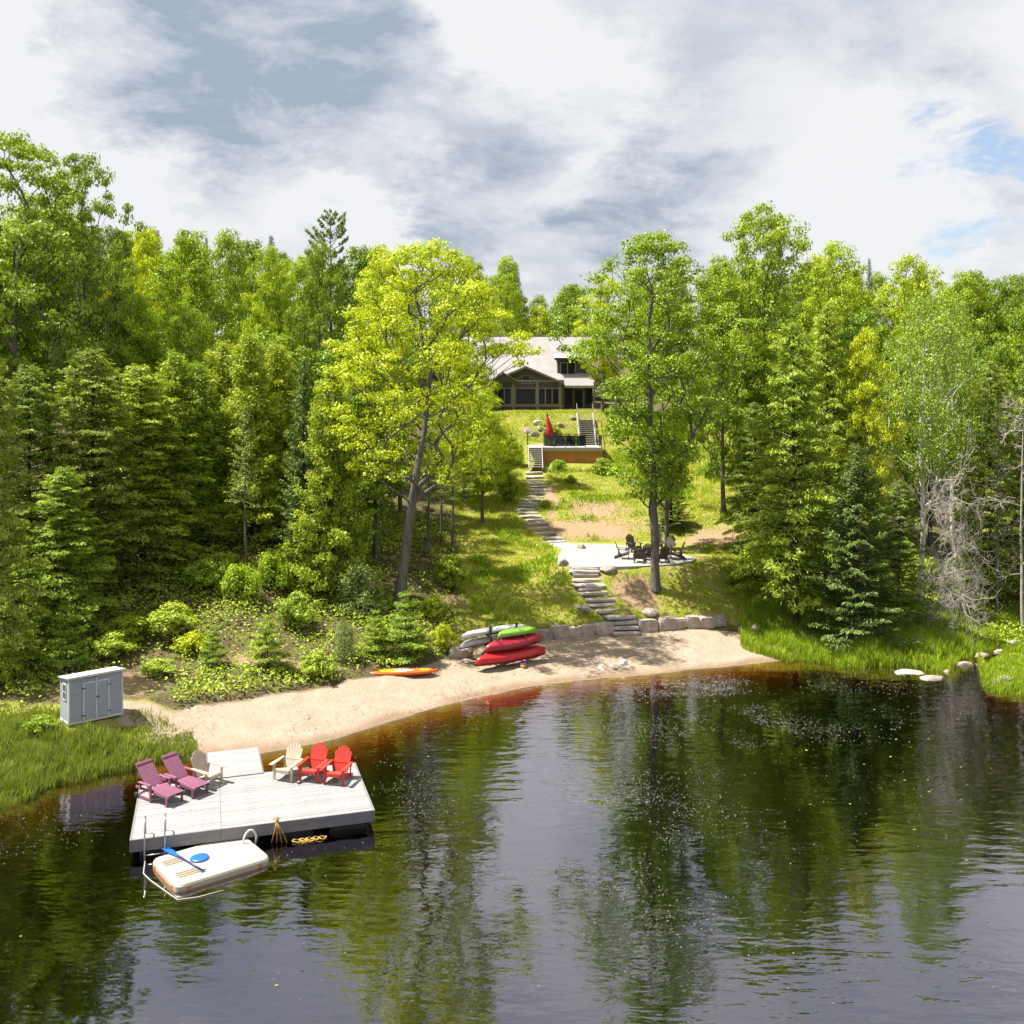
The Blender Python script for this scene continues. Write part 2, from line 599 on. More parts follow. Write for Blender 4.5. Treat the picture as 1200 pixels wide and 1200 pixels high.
M['bark_birch'] = solid('bark_birch', (.85, .80, .73), (.50, .44, .39), 4, .8, .008, 20, (1, 1, 2.5))
M['bark_dead'] = solid('bark_dead', (.64, .59, .54), (.44, .39, .35), 4, .9, .006, 30)
M['stone'] = solid('stone', (.56, .485, .42), (.30, .245, .205), 2.2, .9, .03, 9, coord='Object', objvar=.22)
M['stone_step'] = solid('stone_step', (.56, .52, .49), (.42, .37, .335), 2.4, .9, .012, 14, objvar=.10)
M['stone_white'] = solid('stone_white', (.44, .405, .375), (.26, .23, .205), 2.4, .9, .02, 12, objvar=.15)
M['stone_pale'] = solid('stone_pale', (1.0, .97, .93), (.80, .77, .73), 3, .9, .02, 12)
M['stone_gold'] = solid('stone_gold', (.58, .46, .30), (.42, .33, .22), 2.4, .9, .02, 12)
M['riser'] = solid('riser', (.24, .19, .15), (.15, .115, .09), 3, .9, .02, 12)  # brown stone, darkened to deepen the overhang shadow under each slab
M['patio'] = solid('patio', (.45, .43, .415), (.37, .35, .33), 1.2, .9, .006, 22)
M['dock_wood'] = solid('dock_wood', (.42, .41, .415), (.30, .29, .30), 1.6, .85, .004, 20, (1, 14, 6), objvar=.14)
M['dock_fascia'] = solid('dock_fascia', (.27, .26, .285), (.20, .195, .215), 2, .85, .003, 20, (1, 14, 6))
M['float_dark'] = solid('float_dark', (.03, .03, .035), None, 4, .7)
M['purple'] = solid('purple', (.30, .105, .185), (.25, .09, .155), 5, .5, .001, 60, objvar=.05)
M['beige'] = solid('beige', (.60, .51, .39), (.52, .44, .335), 4, .6, .001, 60, objvar=.05)
M['red_chair'] = solid('red_chair', (.62, .045, .030), (.52, .035, .025), 4, .5, .001, 60, objvar=.04)
M['brown_chair'] = solid('brown_chair', (.085, .062, .050), (.060, .045, .038), 4, .6, .001, 60, objvar=.08)
M['raft'] = solid('raft', (.60, .55, .44), (.54, .485, .38), 2.2, .5, .002, 30)
M['raft_groove'] = solid('raft_groove', (.30, .235, .165), (.22, .17, .12), 6, .8)
M['raft_edge'] = solid('raft_edge', (.58, .46, .27), (.50, .38, .20), 4, .6)
M['orange'] = solid('orange', (.80, .17, .02), (.74, .13, .015), 3, .45)
M['yellow'] = solid('yellow', (.85, .50, .03), (.80, .45, .02), 4, .45)
M['white_paint'] = solid('white_paint', (.78, .77, .75), (.70, .69, .68), 3, .5)
M['blue'] = solid('blue', (.015, .16, .62), (.012, .13, .54), 4, .4)
M['navy'] = solid('navy', (.035, .05, .26), (.03, .04, .2), 4, .4)
M['purple_toy'] = solid('purple_toy', (.20, .05, .40), None, 4, .4)
M['metal'] = solid('metal', (.55, .56, .58), (.45, .46, .48), 6, .35, metal=.8)
M['white_metal'] = solid('white_metal', (.80, .80, .80), None, 6, .35)
M['rope'] = solid('rope', (.60, .38, .09), (.42, .26, .05), 30, .9)
M['rope_pale'] = solid('rope_pale', (.50, .48, .42), None, 30, .9)
M['shed_wall'] = solid('shed_wall', (.44, .465, .56), (.40, .425, .515), 2.0, .65, .004, 8, (.2, .2, 10))
M['shed_trim'] = solid('shed_trim', (.74, .75, .77), (.68, .69, .71), 3, .6)
M['shed_roof'] = solid('shed_roof', (.62, .64, .68), (.54, .56, .60), 2, .6)
M['black_metal'] = solid('black_metal', (.02, .02, .02), None, 6, .5)
M['canoe_red'] = solid('canoe_red', (.60, .015, .018), (.52, .012, .015), 1.4, .35, coat=.2)
M['canoe_maroon'] = solid('canoe_maroon', (.44, .020, .050), (.36, .016, .04), 1.4, .38, coat=.2)
M['kayak_green'] = solid('kayak_green', (.26, .52, .05), (.21, .44, .04), 1.4, .4, coat=.2)
M['hull_white'] = solid('hull_white', (.68, .69, .72), (.58, .60, .64), 1.4, .4, coat=.1)
M['hull_grey'] = solid('hull_grey', (.55, .57, .60), (.45, .47, .50), 1.4, .4)
M['roof'] = solid('roof', (.44, .42, .42), (.35, .335, .335), 1.2, .95, .01, 30, (1, 1, 1))
M['siding'] = solid('siding', (.125, .105, .088), (.098, .083, .070), 1.5, .8, .01, 3, (.02, .02, 6))
M['trim'] = solid('trim', (.30, .275, .235), (.26, .24, .20), 2, .7)
M['fascia_white'] = solid('fascia_white', (.62, .60, .58), None, 2, .7)
M['shutter'] = solid('shutter', (.045, .040, .042), None, 2, .6)
M['deck_wood'] = solid('deck_wood', (.66, .28, .085), (.52, .215, .065), 2, .7, .003, 18, (8, 8, 1), objvar=.12)
M['deck_white'] = solid('deck_white', (.60, .56, .54), (.50, .47, .45), 2, .7)
M['tread'] = solid('tread', (.52, .49, .47), (.42, .40, .38), 2, .7)
M['umbrella_red'] = solid('umbrella_red', (.60, .02, .025), (.46, .015, .02), 5, .8)
M['ash_bed'] = solid('ash_bed', (.03, .028, .026), None, 6, .95)
M['foam'] = solid('foam', (.36, .355, .34), None, 6, .9)
M['pad_leaf'] = solid('pad_leaf', (.36, .36, .05), (.26, .22, .05), 6, .7, objvar=.2)


def glass_mat(name, tint, fac, ior=1.5):
    m, nt = new_mat(name)
    o = nt.nodes.new('ShaderNodeOutputMaterial')
    t = nt.nodes.new('ShaderNodeBsdfTransparent')
    t.inputs[0].default_value = (*tint, 1)
    g = nt.nodes.new('ShaderNodeBsdfGlossy')
    g.inputs['Roughness'].default_value = .03
    fr = nt.nodes.new('ShaderNodeFresnel')
    fr.inputs[0].default_value = ior
    mx = nt.nodes.new('ShaderNodeMixShader')
    nt.links.new(fr.outputs[0], mx.inputs[0])
    nt.links.new(t.outputs[0], mx.inputs[1])
    nt.links.new(g.outputs[0], mx.inputs[2])
    nt.links.new(mx.outputs[0], o.inputs[0])
    return m


M['rail_glass'] = glass_mat('rail_glass', (.22, .27, .32), 1)
M['window_glass'] = solid('window_glass', (.010, .010, .012), (.016, .016, .018), 1.5, .08, spec=.22)


def ground_mat():
    m, nt = new_mat('ground')
    L = nt.links.new
    o = nt.nodes.new('ShaderNodeOutputMaterial')
    b = nt.nodes.new('ShaderNodeBsdfPrincipled')
    L(b.outputs[0], o.inputs[0])
    b.inputs['Roughness'].default_value = .95
    b.inputs['Specular IOR Level'].default_value = .15

    def attr(n):
        a = nt.nodes.new('ShaderNodeAttribute')
        a.attribute_name = n
        return a.outputs['Fac']

    fine = nz(nt, 9, 6, .65)
    mid = nz(nt, 1.3, 5, .6)
    big = nz(nt, .35, 4, .55)
    litter = mix_rgb(nt, rng_(nt, fine, .35, .65), (.050, .036, .022), (.135, .100, .055))
    litter = mix_rgb(nt, rng_(nt, mid, .45, .65), litter, (.10, .115, .030))
    lawn = mix_rgb(nt, rng_(nt, fine, .3, .7), (.150, .180, .018), (.240, .262, .030))
    lawn = mix_rgb(nt, rng_(nt, mid, .45, .62), lawn, (.285, .240, .085))
    dirt = mix_rgb(nt, rng_(nt, fine, .3, .7), (.25, .168, .10), (.32, .228, .138))
    sand = mix_rgb(nt, rng_(nt, mid, .3, .7), (.345, .272, .208), (.288, .222, .165))
    sand = mix_rgb(nt, rng_(nt, fine, .58, .78), sand, (.205, .15, .105))

    def soft(mask, w=.35):
        a = nt.nodes.new('ShaderNodeMath')
        a.operation = 'MULTIPLY_ADD'
        L(fine, a.inputs[0])
        a.inputs[1].default_value = w * 1.2
        L(mask, a.inputs[2])
        a2 = nt.nodes.new('ShaderNodeMath')
        a2.operation = 'MULTIPLY_ADD'
        L(mid, a2.inputs[0])
        a2.inputs[1].default_value = w
        L(a.outputs[0], a2.inputs[2])
        return rng_(nt, a2.outputs[0], .5 + w * 1.1 - .18, .5 + w * 1.1 + .18)

    col = mix_rgb(nt, soft(attr('lawn')), litter, lawn)
    col = mix_rgb(nt, soft(attr('dirt')), col, dirt)
    col = mix_rgb(nt, soft(attr('sand'), .12), col, sand)
    wet = rng_(nt, attr('wet'), 0, 1)
    wetc = nt.nodes.new('ShaderNodeVectorMath')
    wetc.operation = 'MULTIPLY'
    L(col, wetc.inputs[0])
    wetc.inputs[1].default_value = (.62, .54, .46)
    col = mix_rgb(nt, wet, col, wetc.outputs[0])
    L(col, b.inputs['Base Color'])
    bp = nt.nodes.new('ShaderNodeBump')
    bp.inputs['Strength'].default_value = 1
    bp.inputs['Distance'].default_value = .11
    L(nz(nt, 4.5, 6, .7), bp.inputs['Height'])
    L(bp.outputs[0], b.inputs['Normal'])
    return m


M['ground'] = ground_mat()


def water_mat():
    m, nt = new_mat('lake_water')
    L = nt.links.new
    o = nt.nodes.new('ShaderNodeOutputMaterial')
    tc = nt.nodes.new('ShaderNodeTexCoord')

    def wave(scale, stretch, detail, rot):
        mp = nt.nodes.new('ShaderNodeMapping')
        mp.inputs['Scale'].default_value = stretch
        mp.inputs['Rotation'].default_value = (0, 0, rot)
        L(tc.outputs['Object'], mp.inputs[0])
        n = nt.nodes.new('ShaderNodeTexNoise')
        n.inputs['Scale'].default_value = scale
        n.inputs['Detail'].default_value = detail
        n.inputs['Roughness'].default_value = .5
        L(mp.outputs[0], n.inputs['Vector'])
        return n.outputs['Fac']

    w1 = wave(1.7, (.36, 1.0, 1), 2, .16)
    w2 = wave(.45, (.6, 1, 1), 1, -.2)
    w3 = wave(5.0, (.45, 1, 1), 2, .1)
    patch = rng_(nt, wave(.085, (.7, 1, 1), 3, .3), .36, .62, .18, 1.15)

    def mul(a, k):
        x = nt.nodes.new('ShaderNodeMath')
        x.operation = 'MULTIPLY'
        L(a, x.inputs[0])
        if isinstance(k, float):
            x.inputs[1].default_value = k
        else:
            L(k, x.inputs[1])
        return x.outputs[0]

    def add(a, c):
        x = nt.nodes.new('ShaderNodeMath')
        L(a, x.inputs[0])
        L(c, x.inputs[1])
        return x.outputs[0]

    h = add(add(mul(mul(w1, patch), .026), mul(w2, .012)), mul(mul(w3, patch), .0085))
    bp = nt.nodes.new('ShaderNodeBump')
    bp.inputs['Strength'].default_value = 1.0
    bp.inputs['Distance'].default_value = 1.0
    L(h, bp.inputs['Height'])
    geo = nt.nodes.new('ShaderNodeNewGeometry')
    dot = nt.nodes.new('ShaderNodeVectorMath')
    dot.operation = 'DOT_PRODUCT'
    L(geo.outputs['Incoming'], dot.inputs[0])
    L(bp.outputs[0], dot.inputs[1])

    def m_(op, a, b=None, clamp=False):
        x = nt.nodes.new('ShaderNodeMath')
        x.operation = op
        x.use_clamp = clamp
        for q, v in enumerate((a, b)):
            if v is None:
                continue
            if isinstance(v, float):
                x.inputs[q].default_value = v
            else:
                L(v, x.inputs[q])
        return x.outputs[0]

    R0 = .19                                            # Schlick reflectance, the same from either side
    gr = m_('POWER', m_('SUBTRACT', 1.0, m_('ABSOLUTE', dot.outputs['Value']), True), 2.6)
    refl = m_('ADD', m_('MULTIPLY', gr, 1 - R0), R0, True)
    g = nt.nodes.new('ShaderNodeBsdfGlossy')
    g.inputs['Roughness'].default_value = .02
    g.inputs['Color'].default_value = (.91, .87, .96, 1)
    L(bp.outputs[0], g.inputs['Normal'])
    t = nt.nodes.new('ShaderNodeBsdfTransparent')
    mx = nt.nodes.new('ShaderNodeMixShader')
    L(refl, mx.inputs[0])
    L(t.outputs[0], mx.inputs[1])
    L(g.outputs[0], mx.inputs[2])
    L(mx.outputs[0], o.inputs[0])
    va = nt.nodes.new('ShaderNodeVolumeAbsorption')
    va.inputs['Color'].default_value = (.82, .57, .05, 1)
    va.inputs['Density'].default_value = 8.5
    L(va.outputs[0], o.inputs['Volume'])
    return m


M['water'] = water_mat()

# ------------------------------------------------------------------ ground, beach, lake
SHED_C = Vector((-15.15, 36.35))


def masks(X, Y):
    p = px_of(X, Y)
    shore, top = knot(3, X, Y), knot(4, X, Y)
    n = fbm(X * .6, Y * .6, 40) - .5
    inb = sstep(150, 190, p + n * 40) * (1 - sstep(925, 945, p + n * 10))
    sand = inb * (1 - sstep(-.5, .5, Y - top - n * .9))
    left_spit = sstep(120, 150, p) * (1 - sstep(230, 260, p)) * sstep(35.6, 36.2, Y) * (1 - sstep(37.2, 38.2, Y + n))
    sand = np.maximum(sand, left_spit)
    bed = sstep(150, 175, p) * (1 - sstep(925, 960, p))
    sand = np.where(Y < shore - .1, np.maximum(sand * bed, .9 * bed), sand)
    wet = np.clip(1.2 - np.abs(Y - shore - .1 + n * 1.2) / .7, 0, 1) * .85
    wet = np.where(Y < shore - .3, .15, wet)
    lawn = sstep(505, 560, p + n * 50 + (Y - 50) * .5) * (1 - sstep(880, 960, p + n * 60)) * sstep(0, .6, Y - top) * (1 - sstep(92, 97, Y))
    lawn = np.maximum(lawn, sstep(860, 900, p) * sstep(-.5, .3, Y - shore) * (1 - sstep(5, 9, Y - shore + n * 4)))
    lawn = np.maximum(lawn, (1 - sstep(210, 240, p)) * (1 - sstep(36.5, 39, Y + n * 3)))
    away = 1 - (sstep(150, 190, p) * (1 - sstep(925, 945, p)))
    lawn = lawn * (1 - away * (1 - sstep(.1, .9, Y - shore)))
    e = lambda cx, cy, rx, ry: np.clip(1.25 - np.sqrt(((X - cx) / rx) ** 2 + ((Y - cy) / ry) ** 2) + n * .9, 0, 1)
    dirt = e(5.6, 66.2, 6.2, 2.4)
    dirt = np.maximum(dirt, e(6.0, 70, 4.0, 3.4) * .75)
    dirt = np.maximum(dirt, e(13.5, 63.2, 3.4, 3.0))
    dirt = np.maximum(dirt, e(6.7, 53.0, 1.7, 1.2))
    dirt = np.maximum(dirt, e(-2.9, 51.4, 1.2, .8))
    dirt = np.maximum(dirt, e(2.9, 72, .8, 6))
    dirt = np.maximum(dirt, e(-16, 39.3, 2.6, 2.0) * .9)
    dirt = np.maximum(dirt, e(-10, 42.6, 3.5, 1.0) * .7)
    dirt = dirt * (1 - sand)
    return sand, wet, lawn, dirt


def build_ground():
    xs = np.concatenate([np.linspace(-320, -42, 34)[:-1], np.linspace(-42, -22, 41)[:-1], np.arange(-22, 26, .25), np.linspace(26, 46, 40), np.linspace(46, 320, 34)[1:]])
    ys = np.concatenate([np.linspace(-60, 22, 24)[:-1], np.arange(22, 30, .5), np.arange(30, 56, .2), np.arange(56, 96, .4), np.linspace(96, 420, 70)])
    GX, GY = np.meshgrid(xs, ys)
    X, Y = GX.ravel(), GY.ravel()
    Z = terr(X, Y)
    sand, wet, lawn, dirt = masks(X, Y)
    # footprints in the dry sand
    Z = Z + np.where(sand > .5, (fbm(X * 1.9, Y * 1.9, 77, 3) - .5) * .20 * sstep(.3, 1.5, Y - knot(3, X, Y)), 0)
    nx, ny = len(xs), len(ys)
    i = np.arange(nx * ny).reshape(ny, nx)
    Q = np.stack([i[:-1, :-1], i[:-1, 1:], i[1:, 1:], i[1:, :-1]], -1).reshape(-1, 4)
    cs = sand[Q].mean(1)
    cy_ = Y[Q].mean(1)
    csh = knot(3, X[Q].mean(1), cy_)
    isb = (cs > .5) & (cy_ > csh - .2)
    isl = (cy_ <= csh - .2)
    V = np.stack([X, Y, Z], 1)
    for name, sel in (('beach', isb), ('lake_bed', isl), ('ground', ~isb & ~isl)):
        q = Q[sel]
        used, inv = np.unique(q, return_inverse=True)
        me = mesh_np(name, V[used], quads=inv.reshape(-1, 4), mat=M['ground'], smooth=True,
                     vert_attr={'sand': sand[used], 'wet': wet[used], 'lawn': lawn[used], 'dirt': dirt[used]})
        tag(obj(name, me), kind='structure')


build_ground()
lk = [(-330, -70), (330, -70), (330, 60), (-330, 60)]
V = [(x, y, 0) for x, y in lk] + [(x, y, -6) for x, y in lk]
tag(obj('lake', mesh_np('lake', V, quads=[(0, 1, 2, 3), (7, 6, 5, 4), (0, 4, 5, 1), (1, 5, 6, 2), (2, 6, 7, 3), (3, 7, 4, 0)], mat=M['water'])), kind='structure')

# ------------------------------------------------------------------ vegetation builders
def norm(a):
    return a / (np.linalg.norm(a, axis=-1, keepdims=True) + 1e-9)


def leaf_mesh(name, c, nrm, dr, Ln, Wd, mat, rnd, fold=.18):
    """leaf-sized folded blades: centre, normal, direction, length, width"""
    nrm, dr = norm(nrm), norm(dr)
    side = norm(np.cross(nrm, dr))
    dr = np.cross(side, nrm)
    Ln, Wd = np.asarray(Ln)[:, None], np.asarray(Wd)[:, None]
    a = c - dr * Ln * .5
    t = c + dr * Ln * .5
    l = c - dr * Ln * .06 + side * Wd * .5 + nrm * Wd * fold
    r = c - dr * Ln * .06 - side * Wd * .5 + nrm * Wd * fold
    V = np.stack([a, r, t, l], 1).reshape(-1, 3)
    n = len(c)
    Q = np.arange(n * 4).reshape(n, 4)
    return mesh_np(name, V, quads=Q, mat=mat, face_attr={'rnd': rnd})


def wood_mesh(name, A, B, ra, rb, mat, k=6, stem=None):
    """frusta from A to B"""
    A, B = np.asarray(A, float), np.asarray(B, float)
    ra, rb = np.asarray(ra, float), np.asarray(rb, float)
    d = norm(B - A)
    ref = np.where(np.abs(d[:, 2:3]) < .9, np.array([[0, 0, 1.0]]), np.array([[1.0, 0, 0]]))
    u = norm(np.cross(d, ref))
    v = np.cross(d, u)
    th = np.arange(k) * 2 * math.pi / k
    ring = np.cos(th)[None, :, None] * u[:, None] + np.sin(th)[None, :, None] * v[:, None]
    VA = A[:, None] + ring * ra[:, None, None]
    VB = B[:, None] + ring * rb[:, None, None]
    n = len(A)
    V = np.concatenate([VA, VB], 1).reshape(-1, 3)
    base = (np.arange(n) * 2 * k)[:, None]
    j = np.arange(k)
    jj = (j + 1) % k
    Q = np.stack([base + j, base + jj, base + k + jj, base + k + j], -1).reshape(-1, 4)
    if stem is not None:                                # one continuous tapering stem with uneven girth
        P_, R_ = stem
        ks = 10
        zi = np.linspace(0, len(P_) - 1, (len(P_) - 1) * 3 + 1)
        ii = np.arange(len(P_))
        C = np.stack([np.interp(zi, ii, P_[:, q]) for q in range(3)], 1)
        rr = np.interp(zi, ii, R_)
        rr[0] *= 1.15
        th = np.arange(ks) * 2 * math.pi / ks
        lump = 1 + .10 * np.sin(3 * th[None] + .7 * zi[:, None]) + .06 * np.sin(5 * th[None] - 1.3 * zi[:, None])
        SV = C[:, None] + np.stack([np.cos(th)[None] * lump * rr[:, None], np.sin(th)[None] * lump * rr[:, None], np.zeros_like(lump)], -1)
        b0 = len(V)
        V = np.concatenate([V, SV.reshape(-1, 3)])
        jk = np.arange(ks)
        j2 = (jk + 1) % ks
        rows = (np.arange(len(zi) - 1) * ks)[:, None] + b0
        Q = np.concatenate([Q, np.stack([rows + jk, rows + j2, rows + ks + j2, rows + ks + jk], -1).reshape(-1, 4)])
    return mesh_np(name, V, quads=Q, mat=mat, smooth=True)


class Proto:
    pass


def deciduous(seed, H=16, R=4.2, h0=4.0, ncl=170, lpc=95, ls=.20, rc=(.55, 1.05), path=None, tr=.24, leaf='leaf_green', bark='bark', peak=.45, flat=.50, airy=0.0, lump=.8, keep=None):
    rg = np.random.default_rng(seed)
    # trunk
    if path is None:
        wx = rg.normal(0, .25, 2)
        path = [(0, 0, 0), (wx[0] * .5, wx[1] * .5, H * .25), (wx[0] * 1.2, wx[1], H * .5), (wx[0] * .8, wx[1] * 1.4, H * .72)]
    path = np.array(path, float)
    tz = np.linspace(0, path[-1][2], 11)
    tp = np.stack([np.interp(tz, path[:, 2], path[:, 0]), np.interp(tz, path[:, 2], path[:, 1]), tz], 1)
    tp[1:-1, :2] += rg.normal(0, .05, (9, 2))
    axis = lambda z: np.stack([np.interp(z, path[:, 2], path[:, 0]), np.interp(z, path[:, 2], path[:, 1])], -1)
    # clumps of leaves spread through the crown
    ph = rg.uniform(0, 6.28, 6)
    am = rg.uniform(.4, 1, 6)
    C = []
    tries = 0
    rmin = (rc[0] + rc[1]) * .36
    while len(C) < ncl and tries < ncl * 60:
        tries += 1
        t = rg.uniform(0.0, 1)
        prof = (math.sin(math.pi * min(1, (t * .93 + .05)) ** (math.log(.5) / math.log(peak)))) ** .62
        a = rg.uniform(0, 6.283)
        lm = 1 + lump * .45 * (am[0] * math.sin(2 * a + ph[0] + 4 * t) + am[1] * math.sin(3 * a + ph[1] - 6 * t) + .8 * am[2] * math.sin(5 * a + ph[2] + 9 * t)) / 1.6
        r = R * prof * lm * rg.uniform(0, 1) ** .42
        z = h0 + (H - h0) * t
        x, y = axis(np.array([z]))[0]
        c = np.array([x + r * math.cos(a), y + r * math.sin(a), z])
        if keep and not keep(c[0], c[1], c[2]):
            continue
        if C and np.min(np.linalg.norm(np.array(C) - c, axis=1)) < rmin:
            continue
        C.append(c)
    C = np.array(C)
    # branches: each clump grows from the nearest lower wood
    nodes = [p for p in tp]
    par = [-1] + list(range(0, len(tp) - 1))
    tips = []
    order = np.argsort(np.linalg.norm(C[:, :2] - axis(C[:, 2]), axis=1) + .25 * (C[:, 2]))
    for i in order:
        c = C[i]
        N = np.array(nodes)
        dv = c - N
        dist = np.linalg.norm(dv, axis=1)
        hd = np.linalg.norm(dv[:, :2], axis=1)
        pen = np.where(N[:, 2] > c[2] - .45 * hd, 6.0, 0) + np.where(N[:, 2] < h0 * .55, 8.0, 0)
        j = int(np.argmin(dist + pen))
        p0 = N[j]
        L = np.linalg.norm(c - p0)
        nseg = 1 if L < 1.0 else (2 if L < 2.2 else 3)
        last = j
        for s in range(1, nseg + 1):
            f = s / nseg
            q = p0 + (c - p0) * f
            if s < nseg:
                q = q + rg.normal(0, .07 * L, 3) + np.array([0, 0, .06 * L])
            nodes.append(q)
            par.append(last)
            last = len(nodes) - 1
        tips.append(last)
    N = np.array(nodes)
    par = np.array(par)
    cnt = np.zeros(len(N))
    cnt[tips] += 1
    for i in range(len(N) - 1, 0, -1):
        cnt[par[i]] += cnt[i]
    rad = .0145 * np.maximum(cnt, .6) ** .49
    nt_ = len(tp)
    rad[:nt_] = np.maximum(rad[:nt_], tr * (1 - .80 * tz / max(tz[-1], 1)) ** .9)
    rad[0] = tr * 1.35
    rad[1] = max(rad[1], tr * .98)
    e = np.arange(1, len(N))
    ra = np.where(e < nt_, rad[par[e]], np.minimum(rad[par[e]], rad[e] * 1.25))
    br = e[nt_ - 1:]
    wood = wood_mesh('trunk', N[par[br]], N[br], ra[nt_ - 1:], rad[br], M[bark], 6, (tp, rad[:nt_]))
    # leaves
    cid = np.repeat(np.arange(len(C)), lpc)
    n = len(cid)
    cr = rg.uniform(rc[0], rc[1], len(C))[cid][:, None]
    off = norm(rg.normal(size=(n, 3))) * rg.uniform(0, 1, (n, 1)) ** .42
    if airy:
        off *= 1 + airy * rg.uniform(-.5, .8, (n, 1))
    off = off * cr * np.array([1, 1, flat])
    pos = C[cid] + off
    out = norm(off)
    nr = out * .85 + np.array([0, 0, .55]) + rg.normal(0, .36, (n, 3))
    dr = out * .6 + rg.normal(0, .6, (n, 3)) + np.array([0, 0, -.25])
    Ln = ls * rg.uniform(.45, 1.55, n)
    crand = rg.uniform(-.22, .22, len(C))[cid]
    rnd = np.clip(rg.beta(2, 2, n) + crand, 0, 1)
    crown = leaf_mesh('crown', pos, nr, dr, Ln, Ln * rg.uniform(.62, .85, n), M[leaf], rnd)
    p = Proto()
    p.H = float(pos[:, 2].max()) - .1
    p.R = float(np.percentile(np.linalg.norm(pos[:, :2] - axis(pos[:, 2]), axis=1), 97))
    p.meshes = [('trunk', wood), ('crown', crown)]
    return p


def conifer(seed, H=13, R=2.8, h0=1.0, nb=150, dens=34, style='hemlock', leaf='needle_hemlock', bark='bark_dark', el=.20, ew=.052, tr=.18, power=.8, ragged=.3):
    rg = np.random.default_rng(seed)
    A, B, ra, rb = [], [], [], []
    zz = np.linspace(0, H * .985, 9)
    w = np.cumsum(rg.normal(0, .03, (9, 2)), 0)
    for i in range(8):
        A.append((*w[i], zz[i])); B.append((*w[i + 1], zz[i + 1]))
        ra.append(tr * (1 - .93 * zz[i] / H)); rb.append(tr * (1 - .93 * zz[i + 1] / H))
    P, Nn, Dd, LL, WW, RR = [], [], [], [], [], []
    us = (np.arange(nb) + rg.uniform(-.4, .4, nb)) / nb
    for i, u in enumerate(us):
        u = float(np.clip(u, 0, 1)) ** .9
        z = h0 + (H - h0) * u * .985
        if style == 'fir':
            lv = max(5, int(H / .55))
            z = h0 + (H - h0) * (round(u * lv) / lv) * .985 + rg.normal(0, .03)
        az = i * 2.39996 + rg.normal(0, .35)
        L = R * (1 - u) ** power * rg.uniform(1 - ragged, 1 + ragged * .55) + .12
        if style == 'pine':
            L = R * (math.sin(math.pi * min(1, u * .85 + .12)) ** .7) * rg.uniform(.45, 1.15) + .1
        if style == 'spruce':
            e0, e1 = -.30 + .95 * u, .20
        elif style == 'fir':
            e0, e1 = .02 + .55 * u, .06
        elif style == 'cedar':
            e0, e1 = .10 + .5 * u, .12
        elif style == 'pine':
            e0, e1 = .12 + .3 * u, .18
        else:
            e0, e1 = .16 + .55 * u, -.36
        d = np.array([math.cos(az), math.sin(az), 0])
        sd = np.array([-d[1], d[0], 0])
        base = np.array([*[np.interp(z, zz, w[:, k]) for k in (0, 1)], z])
        pt = lambda s: base + d * (L * s)[:, None] + np.array([0, 0, 1.0]) * (L * (e0 * s + e1 * s * s))[:, None]
        sk = pt(np.array([0, .5, 1.0]))
        for a in range(2):
            A.append(sk[a]); B.append(sk[a + 1])
            r0 = .012 + .012 * L
            ra.append(r0 * (1 - .45 * a)); rb.append(r0 * (1 - .45 * (a + 1)) * .9)
        m = max(6, int(L * dens + 4))
        s = rg.uniform(.02 if L < .8 else .14, 1.0, m) ** .8
        if style == 'pine':
            s = rg.uniform(.45, 1.0, m)
        sg = np.where(rg.uniform(size=m) < .5, -1.0, 1.0)
        spread = (.52 if style in ('hemlock', 'fir', 'cedar') else .36) * L * (1.05 - s) * rg.uniform(0, 1, m) ** .7 + .04
        spread = np.minimum(spread, .9)
        droop = {'hemlock': -.34, 'spruce': -.42, 'cedar': .08, 'fir': -.02, 'pine': .25}[style]
        q = pt(s) + sd * (sg * spread)[:, None] + d * (spread * .55)[:, None] + np.array([0, 0, 1.0]) * (spread * droop)[:, None]
        q = q + rg.normal(0, .045 if style != 'cedar' else .11, (m, 3))
        tw = d * .75 + sd * (sg * rg.uniform(.3, 1.0, m))[:, None] + np.array([0, 0, 1.0]) * (droop * .6 + rg.normal(0, .22, m))[:, None]
        nn = np.array([0, 0, .8]) + rg.normal(0, .55, (m, 3)) + d * .45
        if style == 'cedar':
            nn = np.array([0, 0, .45]) + d * .5 + rg.normal(0, .6, (m, 3))
            tw = d * .6 + np.array([0, 0, .1]) + rg.normal(0, .55, (m, 3))
        P.append(q); Nn.append(nn); Dd.append(tw)
        sc = .75 + .35 * min(1, L / 1.5)
        LL.append(el * sc * rg.uniform(.6, 1.3, m))
        WW.append(ew * sc * rg.uniform(.7, 1.35, m))
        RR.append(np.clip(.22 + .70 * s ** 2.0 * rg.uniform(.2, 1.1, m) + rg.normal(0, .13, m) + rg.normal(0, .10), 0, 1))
    wood = wood_mesh('trunk', A, B, ra, rb, M[bark], 5)
    P = np.concatenate(P)
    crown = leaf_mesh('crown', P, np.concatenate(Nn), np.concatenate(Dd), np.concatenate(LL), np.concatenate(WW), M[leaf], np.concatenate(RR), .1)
    p = Proto()
    p.H, p.R = H, R
    p.meshes = [('trunk', wood), ('crown', crown)]
    return p


def shrub(seed, H=1.2, R=.8, ncl=34, lpc=90, ls=.09, leaf='undergrowth'):
    p = deciduous(seed, H, R, H * .22, ncl, lpc, ls, (R * .22, R * .42), path=[(0, 0, 0), (.03, 0, H * .3), (.05, .02, H * .55)], tr=.025, leaf=leaf, bark='bark_dark', peak=.42, flat=.75)
    p.meshes = [('stem', p.meshes[0][1]), ('foliage', p.meshes[1][1])]
    return p


